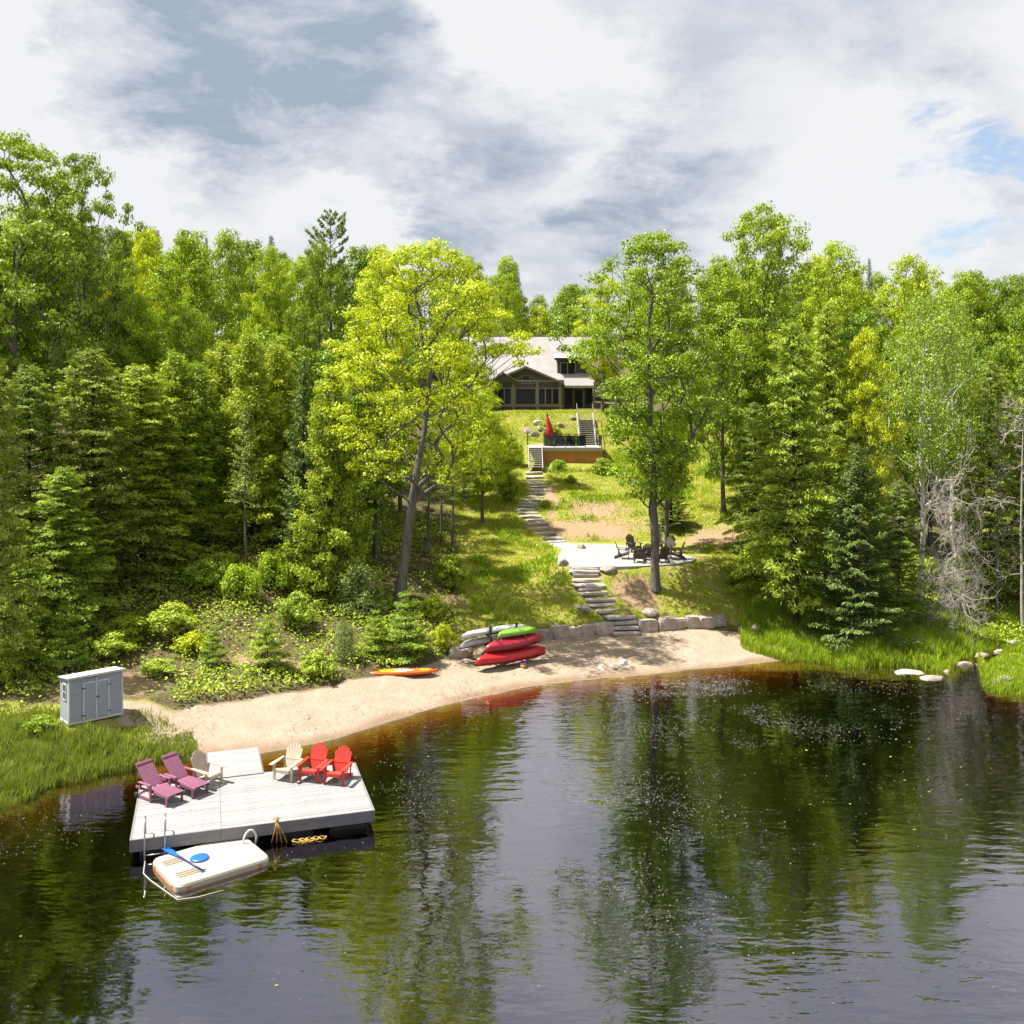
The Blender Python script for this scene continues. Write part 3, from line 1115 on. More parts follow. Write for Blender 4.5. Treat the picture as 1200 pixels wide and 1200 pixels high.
def dead_tree(seed, H=7.0, R=2.2, nb=70):
    rg = np.random.default_rng(seed)
    A, B, ra, rb = [], [], [], []
    tA, tB, tra, trb = [], [], [], []
    zz = np.linspace(0, H, 8)
    w = np.cumsum(rg.normal(0, .06, (8, 2)), 0)
    for i in range(7):
        tA.append((*w[i], zz[i])); tB.append((*w[i + 1], zz[i + 1]))
        tra.append(.075 * (1 - .8 * i / 7)); trb.append(.075 * (1 - .8 * (i + 1) / 7))

    def grow(p, d, L, r, depth):
        n = 3 if depth < 2 else 2
        for s in range(n):
            d = d + rg.normal(0, .30, 3) + np.array([0, 0, -.12 if depth == 0 else .02])
            d = d / np.linalg.norm(d)
            q = p + d * L / n
            A.append(p); B.append(q)
            ra.append(r * (1 - s / n * .5)); rb.append(r * (1 - (s + 1) / n * .5))
            if depth < 2:
                for _ in range(2):
                    dd = d + rg.normal(0, .75, 3)
                    grow(q, dd / np.linalg.norm(dd), L * rg.uniform(.35, .6), r * .55, depth + 1)
            p = q
    for i in range(nb):
        z = H * rg.uniform(.10, .97)
        a = rg.uniform(0, 6.283)
        base = np.array([*[np.interp(z, zz, w[:, k]) for k in (0, 1)], z])
        grow(base, np.array([math.cos(a), math.sin(a), rg.uniform(-.3, .5)]), R * (1 - .15 * z / H) * rg.uniform(.4, 1.2), .024, 0)
    p = Proto()
    p.H, p.R = H, R
    p.meshes = [('trunk', wood_mesh('trunk', tA, tB, tra, trb, M['bark_dead'], 6)), ('branches', wood_mesh('branches', A, B, np.maximum(ra, .008), np.maximum(rb, .006), M['bark_dead'], 3))]
    return p


def plant(name, p, X, Y, height, label, cat='tree', group=None, width=None, rz=None, lean=0.0, sink=.12):
    root = empty(name, (X, Y, T(X, Y) - sink), random.uniform(0, 6.283) if rz is None else rz)
    s = height / p.H
    sx = s if width is None else width / p.R
    for nm, me in p.meshes:
        obj(nm, me, root, scale=(sx, sx, s))
    tag(root, label, cat, group)
    return root


def tree(name, p, px, D, top, label, width=None, group=None, rz=None):
    """a tree standing on bearing px at distance D whose top shows at photo row top; width = half-width of the crown in photo pixels"""
    X = (px - HX) / F * D
    h = CH - (top - HY) / F * D - T(X, D)
    return plant(name, p, X, D, h + .12, label, 'tree', group, None if width is None else width / F * D, rz)


def build_trees():
    P = {}
    P['maple_a'] = deciduous(21, 16, 4.4, 3.5, 210, 145, .165, leaf='leaf_green')
    P['maple_b'] = deciduous(22, 17, 4.0, 4.0, 210, 145, .165, leaf='leaf_yellow', peak=.5)
    P['maple_c'] = deciduous(23, 15, 4.6, 2.5, 210, 145, .165, leaf='leaf_deep', peak=.42)
    P['maple_d'] = deciduous(24, 18, 4.2, 6.0, 180, 145, .165, leaf='leaf_green', peak=.55, lump=.8)
    P['ash'] = deciduous(25, 19, 5.0, 5.0, 230, 130, .165, (.5, .95), leaf='leaf_ash', peak=.55, lump=.7)
    P['birch'] = deciduous(26, 15, 3.6, 6.2, 175, 105, .13, (.5, .95), path=[(0, 0, 0), (.25, 0, 4), (.1, .1, 8), (.5, .2, 11.5)], tr=.17, leaf='leaf_birch', bark='bark_birch', airy=.35, flat=.8)
    P['far_a'] = deciduous(27, 15, 4.4, 2.0, 150, 110, .23, (.8, 1.4), leaf='leaf_green')
    P['far_b'] = deciduous(28, 15, 4.2, 2.5, 150, 110, .23, (.8, 1.4), leaf='leaf_yellow')
    P['far_c'] = deciduous(29, 16, 3.8, 3.0, 140, 110, .23, (.8, 1.3), leaf='leaf_deep', peak=.52)
    P['hemlock_a'] = conifer(31, 13, 3.0, .8, 240, 74, 'hemlock', 'needle_hemlock', power=.58, ragged=.45)
    P['hemlock_b'] = conifer(32, 12, 3.4, .5, 240, 74, 'hemlock', 'needle_hemlock', power=.55, ragged=.55)
    P['hemlock_c'] = conifer(37, 13, 2.8, 1.4, 240, 76, 'hemlock', 'needle_cedar', power=.55, ragged=.5)
    P['cedar_a'] = conifer(33, 11, 2.3, .3, 230, 90, 'cedar', 'needle_cedar', el=.20, ew=.07, power=.62, ragged=.45)
    P['cedar_b'] = conifer(34, 12, 2.0, .4, 230, 96, 'cedar', 'needle_cedar', el=.20, ew=.07, power=.6, ragged=.5)
    P['spruce_a'] = conifer(35, 11, 2.2, .5, 210, 80, 'spruce', 'needle_spruce', el=.17, ew=.05)
    P['spruce_b'] = conifer(36, 12, 1.7, .4, 210, 80, 'spruce', 'needle_spruce', el=.17, ew=.05, power=.9)
    P['fir_a'] = conifer(38, 3.0, 1.15, .1, 110, 105, 'fir', 'needle_fir', el=.12, ew=.045, tr=.045, bark='bark_dark')
    P['fir_b'] = conifer(39, 3.2, 1.25, .1, 120, 105, 'fir', 'needle_fir', el=.12, ew=.045, tr=.045, ragged=.4)
    P['pine_s'] = conifer(40, 2.6, .95, .1, 70, 70, 'cedar', 'needle_pine', el=.20, ew=.035, tr=.04, power=.55)
    P['pine'] = conifer(41, 18, 3.0, 9.0, 60, 34, 'pine', 'needle_pine', el=.38, ew=.12, tr=.26)
    P['bare'] = conifer(42, 13, 1.7, 5.5, 80, 26, 'spruce', 'needle_hemlock', bark='bark', tr=.12)
    P['dead'] = dead_tree(43)
    P['dead_b'] = dead_tree(45, 11, 1.7, 18)

    # ---- the two large trees standing free on the slope
    hero = deciduous(51, 18.7, 5.3, 6.4, 290, 110, .135, (.45, .95), path=[(0, 0, 0), (.35, 0, 3.5), (1.0, .1, 7.5), (1.45, .2, 10.5), (1.5, .2, 13.5)], tr=.29, leaf='leaf_yellow', peak=.5, lump=.9, flat=.42, keep=lambda x, y, z: not (x > 4.3 and z < 12.6 and z > 9.0) and not (z < 9.5 and abs(x - 1.2) < 1.2 and y < .5))
    g = ground(468, 712)
    plant('maple_tree', hero, g.x, g.y, CH + (HY - 279) / F * g.y - g.z + .1, 'tall yellow-green maple with a leaning grey trunk behind the canoes', rz=0.0)
    hero2 = deciduous(53, 19.2, 4.3, 5.0, 280, 125, .135, (.45, .92), path=[(0, 0, 0), (-.12, 0, 5), (-.3, 0, 10), (-.35, .1, 14.5)], tr=.22, leaf='leaf_green', peak=.58, lump=.8, flat=.45, keep=lambda x, y, z: x > -2.7 or z > 12.2)
    g = ground(768, 690)
    plant('maple_tree', hero2, g.x, g.y, CH + (HY - 274) / F * g.y - g.z + .1, 'tall green maple with a straight trunk in front of the fire pit chairs', rz=0.0)

    # ---- left bank
    tree('ash_tree', P['ash'], 15, 55, 158, 'tallest tree on the left, airy crown cut by the picture edge', 105, rz=.4)
    tree('ash_tree', P['ash'], 98, 57, 182, 'tall airy tree with feathery top, second from the left edge', 62, rz=2.2)
    tree('maple_tree', P['maple_d'], 60, 62, 230, 'green maple filling the gap behind the two tall left trees', 70)
    tree('hemlock_tree', P['hemlock_a'], 36, 46, 425, 'dark hemlock in deep shade above the storage shed', 85)
    tree('hemlock_tree', P['hemlock_b'], -15, 39.5, 392, 'pale-tipped hemlock cut by the left picture edge', 66, rz=1)
    tree('hemlock_tree', P['hemlock_a'], 112, 47.5, 405, 'dark drooping hemlock just right of the one above the shed', 85, rz=3)
    tree('hemlock_tree', P['hemlock_c'], 166, 50.5, 425, 'broad hemlock between the darkest hemlocks and the yellow-green cedars', 80, rz=2)
    tree('hemlock_tree', P['hemlock_c'], 72, 43.5, 545, 'low hemlock with light tips in front of the darkest hemlock', 62, rz=5)
    tree('cedar_tree', P['cedar_a'], 232, 53.5, 425, 'bushy yellow-green cedar beside the broad hemlock', 50)
    tree('cedar_tree', P['cedar_b'], 292, 54, 390, 'tall yellow-green cedar left of the narrow dark spruce', 46)
    tree('cedar_tree', P['cedar_a'], 262, 57, 400, 'yellow-green cedar half hidden behind two nearer cedars', 52)
    tree('cedar_tree', P['cedar_b'], 324, 56, 402, 'slim yellow-green cedar just behind the narrow dark spruce', 44)
    tree('cedar_tree', P['cedar_b'], 203, 53, 412, 'yellow-green cedar rising behind the broad hemlock', 46)
    tree('spruce_tree', P['spruce_b'], 356, 51, 415, 'narrow dark pointed spruce in the left woods', 40)
    tree('spruce_tree', P['bare'], 288, 50, 470, 'thin spruce with a bare lower trunk among the cedars', 26)
    tree('cedar_tree', P['cedar_a'], 388, 50, 430, 'yellow-green cedar between the dark spruce and the leaning maple', 46)
    tree('maple_tree', P['maple_c'], 418, 54, 455, 'low dark-leaved maple under the leaning maple, left of its trunk', 62)
    tree('maple_tree', P['maple_b'], 440, 56, 330, 'yellow maple close behind the leaning maple, on its left', 55)
    tree('maple_tree', P['maple_a'], 226, 62, 268, 'round bright green maple rising above the cedars', 66, rz=1)
    tree('maple_tree', P['maple_c'], 376, 64, 284, 'rounded deep green maple with a scraggly pine behind it', 50)
    tree('pine_tree', P['pine'], 388, 76, 246, 'scraggly pine poking above the rounded deep green maple', 30)
    tree('maple_tree', P['maple_b'], 312, 66, 288, 'yellowish maple between the round bright maple and the deep green one', 40)
    tree('maple_tree', P['maple_b'], 158, 58, 345, 'sunlit yellow-green maple above the dark hemlocks', 46)
    tree('maple_tree', P['maple_a'], 212, 57, 352, 'green maple crown just above the left cedars', 44)
    tree('maple_tree', P['maple_b'], 120, 60, 318, 'yellow-green maple crown under the second tall left tree', 44)
    tree('maple_tree', P['far_b'], 172, 74, 268, 'maple just right of the tall left trees, in the second row', 40)
    tree('maple_tree', P['far_a'], 262, 80, 268, 'maple top showing behind the round bright green maple', 42)
    tree('spruce_tree', P['spruce_a'], 318, 84, 274, 'small spire of a spruce above the yellowish maple', 22)
    tree('maple_tree', P['maple_b'], 448, 72, 288, 'yellow maple crown left of the leaning maple top', 46)
    tree('maple_tree', P['maple_a'], 545, 76, 300, 'green maple behind the right half of the leaning maple', 40)
    tree('hemlock_tree', P['bare'], 502, 58, 480, 'thin bare-trunked spruce behind the leaning maple', 30)
    tree('spruce_tree', P['bare'], 531, 60, 500, 'bare-trunked spruce nearest the lawn behind the leaning maple', 28)
    tree('spruce_tree', P['bare'], 517, 62, 470, 'middle one of three bare-trunked spruces behind the leaning maple', 28)
    tree('maple_tree', P['maple_b'], 566, 66, 452, 'low yellow maple beside the stone path below the house', 40)
    tree('maple_tree', P['maple_b'], 546, 71, 402, 'yellow-green maple hiding the left wing of the house', 42)
    tree('maple_tree', P['maple_b'], 585, 74, 492, 'small yellow tree beside the upper stone steps', 24)

    # ---- behind the house
    tree('spruce_tree', P['spruce_a'], 603, 112, 306, 'dark conifer rising behind the house roof', 26)
    tree('maple_tree', P['far_b'], 594, 107, 300, 'yellow-topped tree behind the left half of the house roof', 28)
    tree('maple_tree', P['far_a'], 655, 116, 346, 'round tree directly behind the middle of the house roof', 34)

    # ---- right bank
    tree('maple_tree', P['maple_a'], 782, 61, 330, 'maple with a leaning trunk behind the fire pit', 52)
    tree('spruce_tree', P['spruce_a'], 786, 66, 556, 'small dark spruce behind the fire pit chairs', 30)
    tree('maple_tree', P['maple_d'], 898, 66, 236, 'tallest tree on the right, open crown above the others', 56, rz=1.5)
    tree('maple_tree', P['maple_c'], 848, 68, 330, 'dark maple shading the dirt right of the fire pit', 62)
    tree('maple_tree', P['maple_a'], 838, 77, 300, 'green maple between the fire pit maple and the tallest right tree', 50)
    tree('maple_tree', P['maple_b'], 706, 92, 322, 'yellow-green maple at the right end of the house', 36)
    tree('maple_tree', P['maple_b'], 985, 74, 283, 'yellow-green maple right of the tallest right tree', 52)
    tree('hemlock_tree', P['hemlock_c'], 932, 51.5, 372, 'large yellow-green hemlock at the edge of the right woods', 68, rz=.6)
    tree('hemlock_tree', P['hemlock_c'], 968, 55, 352, 'hemlock close behind the large yellow-green one', 52, rz=4)
    tree('maple_tree', P['maple_b'], 1018, 54, 384, 'bright yellow young maple between the hemlock and the birch', 40)
    tree('spruce_tree', P['spruce_a'], 1003, 49, 520, 'bluish dark spruce standing in the grass by the water', 66)
    tree('spruce_tree', P['hemlock_a'], 1052, 51, 560, 'dark conifer between the bluish spruce and the dead grey tree', 40)
    tree('birch_tree', P['birch'], 1078, 56, 338, 'birch with a white trunk and airy crown', 66, rz=.2)
    tree('birch_tree', P['birch'], 1120, 62, 345, 'second birch, partly behind the white-trunked one', 58, rz=2.6)
    tree('dead_tree', P['dead'], 1116, 50.0, 552, 'dead grey tangled tree above the stream grass', 34)
    tree('dead_tree', P['dead_b'], 1197, 53, 470, 'dead conifer with bare pale branches at the right edge', 42)
    tree('hemlock_tree', P['hemlock_a'], 1160, 57, 420, 'dark conifer behind the dead grey tree', 56)
    tree('hemlock_tree', P['bare'], 1168, 54, 470, 'thin bare-trunked conifer right of the dead grey tree', 30)
    tree('hemlock_tree', P['hemlock_b'], 1215, 58, 400, 'dark conifer cut by the right edge, behind the dead conifer', 60)
    tree('maple_tree', P['maple_b'], 1060, 72, 300, 'yellow-green maple top above the birch', 52)
    tree('maple_tree', P['maple_a'], 1125, 78, 318, 'green maple behind the second birch', 52)
    tree('maple_tree', P['maple_c'], 1180, 76, 322, 'maple near the right edge, behind the dark conifers', 52)
    tree('maple_tree', P['maple_b'], 1232, 70, 335, 'yellow maple cut by the right edge in the second row', 52)
    tree('hemlock_tree', P['hemlock_b'], 885, 60, 470, 'shaded hemlock left of the large yellow-green hemlock', 44)

    # ---- the woods behind, rows of trees that only show their tops
    rg = random.Random(4)
    lab = {'far_a': 'green tree top in the woods along the skyline', 'far_b': 'yellow-green tree top in the woods along the skyline', 'far_c': 'deep green tree top in the woods along the skyline', 'spruce_b': 'conifer spire in the woods along the skyline'}
    sky = lambda px: float(np.interp(px, [-150, 100, 160, 300, 420, 560, 640, 690, 800, 1000, 1200, 1350], [250, 262, 272, 286, 292, 312, 345, 335, 312, 302, 326, 330]))
    for D, step in ((92, 64), (112, 42), (140, 38)):
        px = -120 + rg.uniform(0, 30)
        while px < 1330:
            if not (D < 112 and 490 < px < 735):
                k = rg.choice(['far_a', 'far_b', 'far_c', 'far_a', 'spruce_b'])
                top = sky(px) + rg.uniform(-6, 26) - (D - 88) * .06
                w = rg.uniform(26, 40) * 100 / D if k != 'spruce_b' else 15
                tree('spruce_tree' if k == 'spruce_b' else 'maple_tree', P[k], px, D, top, lab[k], w, group='trees of the woods along the skyline')
            px += step * rg.uniform(.75, 1.25)
    # shaded interior of the woods on both sides
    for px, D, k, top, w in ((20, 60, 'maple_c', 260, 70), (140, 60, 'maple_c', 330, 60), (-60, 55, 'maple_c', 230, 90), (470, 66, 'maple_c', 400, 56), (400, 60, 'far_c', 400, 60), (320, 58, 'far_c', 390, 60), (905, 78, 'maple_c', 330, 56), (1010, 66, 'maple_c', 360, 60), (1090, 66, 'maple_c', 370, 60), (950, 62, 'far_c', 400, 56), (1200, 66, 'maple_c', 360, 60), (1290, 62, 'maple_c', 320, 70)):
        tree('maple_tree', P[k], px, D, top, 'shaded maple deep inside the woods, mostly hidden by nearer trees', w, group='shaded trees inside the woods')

    # ---- young trees and shrubs on the banks
    def small(name, k, px, py, top, label, wid=None, cat='tree', group=None):
        g = ground(px, py)
        h = (py - top) / F * g.y
        plant(name, P[k], g.x, g.y, h, label, cat, group, None if wid is None else wid / F * g.y, sink=.05)
    small('young_fir', 'fir_a', 76, 790, 712, 'young bright green fir behind the storage shed', 30)
    small('young_fir', 'fir_b', 22, 782, 722, 'young fir at the left edge above the storage shed', 26)
    small('young_fir', 'fir_a', 316, 784, 722, 'yellow-green young fir above the middle of the sand', 26)
    small('young_fir', 'fir_b', 249, 782, 735, 'smallest young fir on the left bank', 17)
    small('young_fir', 'fir_b', 474, 770, 696, 'dark layered young fir at the foot of the leaning maple', 32)
    small('young_fir', 'fir_a', 440, 768, 716, 'small young fir left of the layered one', 20)
    small('young_pine', 'pine_s', 424, 722, 662, 'soft round young pine left of the leaning maple trunk', 27)
    small('young_pine', 'pine_s', 402, 774, 728, 'pale young pine above the orange paddle board', 15)
    small('young_fir', 'fir_b', 905, 690, 640, 'young leafy fir at the edge of the right woods', 30)
    S = [shrub(61), shrub(62, 1.0, .9, 34, 90, .09, 'grass_lush'), shrub(63, 1.4, .8, 36, 90, .085, 'leaf_green'), shrub(64, 1.0, .8, 32, 90, .085, 'leaf_yellow')]
    spots = [(350, 735, 44, 30, 0, 'light green leafy shrub on the left bank above the sand'), (375, 792, 30, 26, 0, 'low shrub touching the sand left of the paddle board'), (280, 700, 40, 32, 1, 'bright shrub in the clearing below the cedars'), (240, 690, 36, 30, 0, 'pale shrub at the left end of the clearing'), (320, 690, 44, 30, 1, 'bright shrub at the right end of the clearing'), (508, 726, 30, 20, 1, 'green shrub right of the leaning maple trunk'), (530, 690, 40, 24, 2, 'shrub at the edge of the lawn behind the leaning maple'), (520, 760, 30, 20, 3, 'low bright shrub left of the canoe rack'), (200, 745, 40, 36, 0, 'dull shrub on the shaded left slope'), (150, 755, 34, 30, 2, 'shrub in the shade behind the storage shed'), (130, 770, 30, 30, 0, 'low shrub right behind the shed roof'), (890, 680, 46, 30, 1, 'bright leafy shrub at the dark edge right of the fire pit'), (870, 690, 36, 26, 2, 'smaller shrub left of the bright one right of the fire pit'), (915, 660, 40, 26, 0, 'shrub under the large yellow-green hemlock'), (1160, 700, 44, 24, 3, 'bright yellow shrub below the dead grey tree'), (1080, 690, 40, 30, 1, 'shrub beneath the birch in the grass'), (655, 551, 13, 11, 1, 'bright shrub at the foot of the wooden deck skirt'), (706, 556, 20, 14, 2, 'green shrub covering the right end of the deck skirt'), (668, 566, 10, 9, 0, 'small shrub on the slope below the deck skirt'), (641, 594, 9, 9, 3, 'small shrub right of the upper stone steps'), (645, 508, 16, 14, 0, 'small plant among the rocks behind the deck'), (598, 545, 36, 18, 3, 'yellow shrub left of the wooden stairs'), (597, 588, 34, 16, 2, 'green shrub left of the upper stone steps'), (718, 508, 24, 12, 1, 'shrub right of the upper wooden stairs'), (8, 800, 40, 30, 3, 'yellow-green shrub at the left edge beside the shed'), (50, 860, 22, 22, 2, 'dark green plant left of the shed'), (445, 716, 30, 20, 0, 'pale shrub behind the layered young fir'), (262, 672, 26, 26, 1, 'low bright shrub in the middle of the clearing'), (345, 665, 36, 26, 3, 'yellow shrub behind the clearing left of the dark spruce'), (225, 765, 26, 28, 3, 'yellowish shrub above the left end of the sand'), (185, 790, 20, 26, 0, 'low plants between the shed and the sand'), (390, 670, 40, 30, 1, 'bright shrub under the cedar left of the leaning maple')]
    for px, py, h, w, k, label in spots:
        g = ground(px, py)
        plant('leafy_shrub', S[k], g.x, g.y, h * .95 / F * g.y, label, 'shrub', 'shrubs on the banks', w * .85 / F * g.y, sink=.05)
    return P


build_trees()


# ------------------------------------------------------------------ grass and ground cover
def blades(name, X, Y, h, w, mat, label, cat, lean=.35, rnd=None, seed=1, zoff=0.0):
    rg = np.random.default_rng(seed)
    n = len(X)
    Z = terr(X, Y) - .02 + zoff
    a = rg.uniform(0, 6.283, n)
    b = rg.uniform(0, 6.283, n)
    h, w = np.broadcast_to(h, (n,)), np.broadcast_to(w, (n,))
    base = np.stack([X, Y, Z], 1)
    sd = np.stack([np.cos(a), np.sin(a), np.zeros(n)], 1) * (w / 2)[:, None]
    ln = np.stack([np.cos(b), np.sin(b), np.zeros(n)], 1) * (h * lean * rg.uniform(.2, 1.2, n))[:, None]
    up = np.array([0, 0, 1.0])
    midp = base + up * (h * .55)[:, None] + ln * .3
    V = np.stack([base - sd, base + sd, midp + sd * .75, midp - sd * .75, base + up * h[:, None] + ln], 1).reshape(-1, 3)
    i = np.arange(n) * 5
    Q = np.stack([i, i + 1, i + 2, i + 3], 1)
    Tt = np.stack([i + 3, i + 2, i + 4], 1)
    r = rg.uniform(0, 1, n) if rnd is None else rnd
    o = obj(name, mesh_np(name, V, quads=Q, tris=Tt, mat=mat, face_attr={'rnd': np.concatenate([r, r])}))
    return tag(o, label, cat, kind='stuff')


def sample(n, x0, x1, y0, y1, f, seed):
    rg = np.random.default_rng(seed)
    X, Y = rg.uniform(x0, x1, n), rg.uniform(y0, y1, n)
    k = f(X, Y) > rg.uniform(0, 1, n)
    return X[k], Y[k]


def off_path(X, Y):
    """keeps growth off patio, steps, house and shed"""
    ok = np.ones(len(X))
    for cx, cy, r in PATH_PTS:
        ok *= ((X - cx) ** 2 + (Y - cy) ** 2) > r * r
    ok *= ~((np.abs(X - 7.2) < 4.6) & (np.abs(Y - 59.0) < 4.9))
    ok *= ~((X > 1.0) & (X < 7.6) & (Y > 80) & (Y < 87))
    ok *= Y < 94.5
    c, s = math.cos(math.radians(42)), math.sin(math.radians(42))
    dx, dy = X + 15.4, Y - 35.97
    ok *= ~((np.abs(dx * c + dy * s) < 1.15) & (np.abs(-dx * s + dy * c + .25) < .85))
    return ok


PATH_PTS = [((a - HX) / F * D, D, .95) for a, b, D in LOW + UPP]


def build_grass():
    P_ = px_of
    # tall grass of the left bank, in front of the shed
    f = lambda X, Y: ((P_(X, Y) < 232 - 26 * (fbm(X, Y, 9) - .3)) & (Y > knot(3, X, Y) - 1.0) & (terr(X, Y) > -.10)) * (1 - sstep(35.1, 36.9, Y - sstep(0, 80, 80 - P_(X, Y)) * .8 + 1.5 * (fbm(X * .8, Y * .8, 5) - .5))) * off_path(X, Y)
    X, Y = sample(90000, -22, -10, 27, 38, f, 3)
    hh = (.22 + .62 * fbm(X * .9, Y * .9, 8)) * (1 - .6 * sstep(34.3, 35.3, Y)) * np.random.default_rng(2).uniform(.5, 1.15, len(X))
    hh = hh * np.where(fbm(X * 1.6, Y * 1.6, 91) > .62, .45, 1.0)
    blades('bank_grass', X, Y, hh, .03, M['grass_bank'], 'tall green grass on the left bank in front of the shed', 'grass', .4, seed=5)
    k = np.random.default_rng(31).uniform(size=len(X)) < .07
    blades('dry_stalks', X[k], Y[k], hh[k] * 1.25, .022, M['dry_grass'], 'dry straw-coloured stalks standing in the left bank grass', 'dry grass', .5, seed=15)
    # lush grass of the right bank and the stream
    f = lambda X, Y: ((P_(X, Y) > 868 + 70 * sstep(49, 46, Y)) & (Y > knot(3, X, Y) - 1.0)) * (1 - sstep(51, 57, Y + 4 * (fbm(X * .5, Y * .5, 5) - .5))) * off_path(X, Y) * (terr(X, Y) > -.10)
    X, Y = sample(200000, 11, 34, 40.5, 58, f, 4)
    hh = (.22 + .75 * fbm(X * .8, Y * .8, 18)) * np.random.default_rng(3).uniform(.5, 1.15, len(X))
    hh = hh * np.where(fbm(X * 1.5, Y * 1.5, 93) > .62, .4, 1.0) * (1 - .45 * (P_(X, Y) > 1140))
    blades('stream_grass', X, Y, hh, .034, M['grass_lush'], 'lush bright green grass along the right shore and stream', 'grass', .4, seed=6)
    k = np.random.default_rng(32).uniform(size=len(X)) < .05
    blades('dry_stalks', X[k], Y[k], hh[k] * 1.2, .024, M['dry_grass'], 'dry straw-coloured stalks standing in the right shore grass', 'dry grass', .5, seed=16)
    # lawn on the slope
    def f(X, Y):
        sand, wet, lawn, dirt = masks(X, Y)
        n = fbm(X * .9, Y * .9, 21)
        return np.clip(lawn * (1 - dirt * 1.15) * (.35 + 1.1 * n), 0, 1) * (sand < .3) * off_path(X, Y) * (Y > knot(5, X, Y) + .1)
    X, Y = sample(260000, -6, 21, 47, 94, f, 7)
    hh = (.05 + .20 * fbm(X * .7, Y * .7, 28) ** 1.5) * np.random.default_rng(4).uniform(.5, 1.4, len(X))
    blades('lawn_grass', X, Y, hh, .045, M['grass_lawn'], 'sunlit rough lawn on the slope around the stone steps', 'grass', .8, seed=8)
    # taller clumps of weeds in the lawn
    f2 = lambda X, Y: f(X, Y) * sstep(.56, .68, fbm(X * .55 + 9, Y * .55, 33))
    X, Y = sample(150000, -5, 18, 48, 92, f2, 9)
    hh = np.random.default_rng(4).uniform(.12, .45, len(X))
    blades('lawn_weeds', X, Y, hh, .06, M['grass_lush'], 'taller bright weeds growing in patches of the lawn', 'grass', .6, seed=10)
    # leafy undergrowth under the trees of both banks
    def fu(X, Y):
        sand, wet, lawn, dirt = masks(X, Y)
        p = P_(X, Y)
        return (sand < .25) * (Y > knot(4, X, Y) + .1) * np.clip(1 - lawn * 1.4, 0, 1) * (.25 + .75 * sstep(.36, .55, fbm(X * .35, Y * .35, 55))) * off_path(X, Y) * (1 - dirt)
    X, Y = sample(230000, -26, 34, 34, 66, fu, 12)
    rg = np.random.default_rng(12)
    n = len(X)
    hgt = .08 + .55 * fbm(X * .7, Y * .7, 66) * rg.uniform(.2, 1.2, n)
    pos = np.stack([X, Y, terr(X, Y) + hgt], 1)
    nr = np.array([0, 0, 1.0]) + rg.normal(0, .5, (n, 3))
    dr = rg.normal(0, 1, (n, 3))
    ln = rg.uniform(.07, .20, n)
    o = obj('undergrowth', leaf_mesh('undergrowth', pos, nr, dr, ln, ln * .6, M['undergrowth'], rg.uniform(0, 1, n)))
    tag(o, 'leafy undergrowth and ferns covering the forest floor', 'undergrowth', kind='stuff')
    # dead leaves and needles lying on the sand
    fs = lambda X, Y: (masks(X, Y)[0] > .6) * (Y > knot(3, X, Y) + .3) * sstep(.5, .62, fbm(X * .5, Y * .5, 71)) * .8
    X, Y = sample(9000, -14, 14, 34, 52, fs, 13)
    n = len(X)
    pos = np.stack([X, Y, terr(X, Y) + .05], 1)
    ln = rg.uniform(.03, .10, n)
    o = obj('sand_litter', leaf_mesh('sand_litter', pos, np.array([0, 0, 1.0]) + rg.normal(0, .2, (n, 3)), rg.normal(0, 1, (n, 3)), ln, ln * .5, M['bark_dark'], rg.uniform(0, 1, n)))
    tag(o, 'dark bits of dead leaves scattered over the sand', 'leaf litter', kind='stuff')


build_grass()


# ------------------------------------------------------------------ stones
def rock_mesh(seed, sx, sy, sz, mat, block=0.0, cuts=None):
    """an irregular boulder; block pushes it towards a quarried block"""
    import bmesh
    rg = np.random.default_rng(seed)
    bm = bmesh.new()
    if block > .5:
        bmesh.ops.create_cube(bm, size=2)
        bmesh.ops.subdivide_edges(bm, edges=bm.edges[:], cuts=3, use_grid_fill=True)
    else:
        bmesh.ops.create_icosphere(bm, subdivisions=3, radius=1)
    me = bpy.data.meshes.new('rock')
    bm.to_mesh(me)
    bm.free()
    n = len(me.vertices)
    co = np.empty(n * 3, np.float32)
    me.vertices.foreach_get('co', co)
    co = co.reshape(-1, 3).astype(float)
    if block > .5:
        r = np.linalg.norm(co, axis=1, keepdims=True)
        co = co * (1 - .10 * np.clip(r - 1.2, 0, 1) / .5 * 1.0)
    ofs = rg.uniform(0, 9, 6)
    d = .5 * np.sin(co[:, 0] * 2.1 + ofs[0] + co[:, 2] * 1.3) + .5 * np.sin(co[:, 1] * 2.4 + ofs[1] + co[:, 0] * 1.7) + .4 * np.sin(co[:, 2] * 3.1 + ofs[2] - co[:, 1] * 2.2)
    co = co * (1 + (.06 if block > .5 else .20) * d[:, None]) + rg.normal(0, .022, co.shape)
    for _ in range(cuts if cuts is not None else (4 if block > .5 else 9)):             # broken faces
        nn = rg.normal(size=3)
        nn /= np.linalg.norm(nn)
        ext = (co @ nn).max()
        dd = ext * (rg.uniform(.84, .95) if block > .5 else rg.uniform(.55, .85))
        co = co - np.clip(co @ nn - dd, 0, None)[:, None] * nn * .92
    co *= np.array([sx, sy, sz]) / 2
    me.vertices.foreach_set('co', co.astype(np.float32).ravel())
    if block <= .5:
        me.polygons.foreach_set('use_smooth', np.zeros(len(me.polygons), bool))
    me.materials.append(mat)
    me.update()
    return me


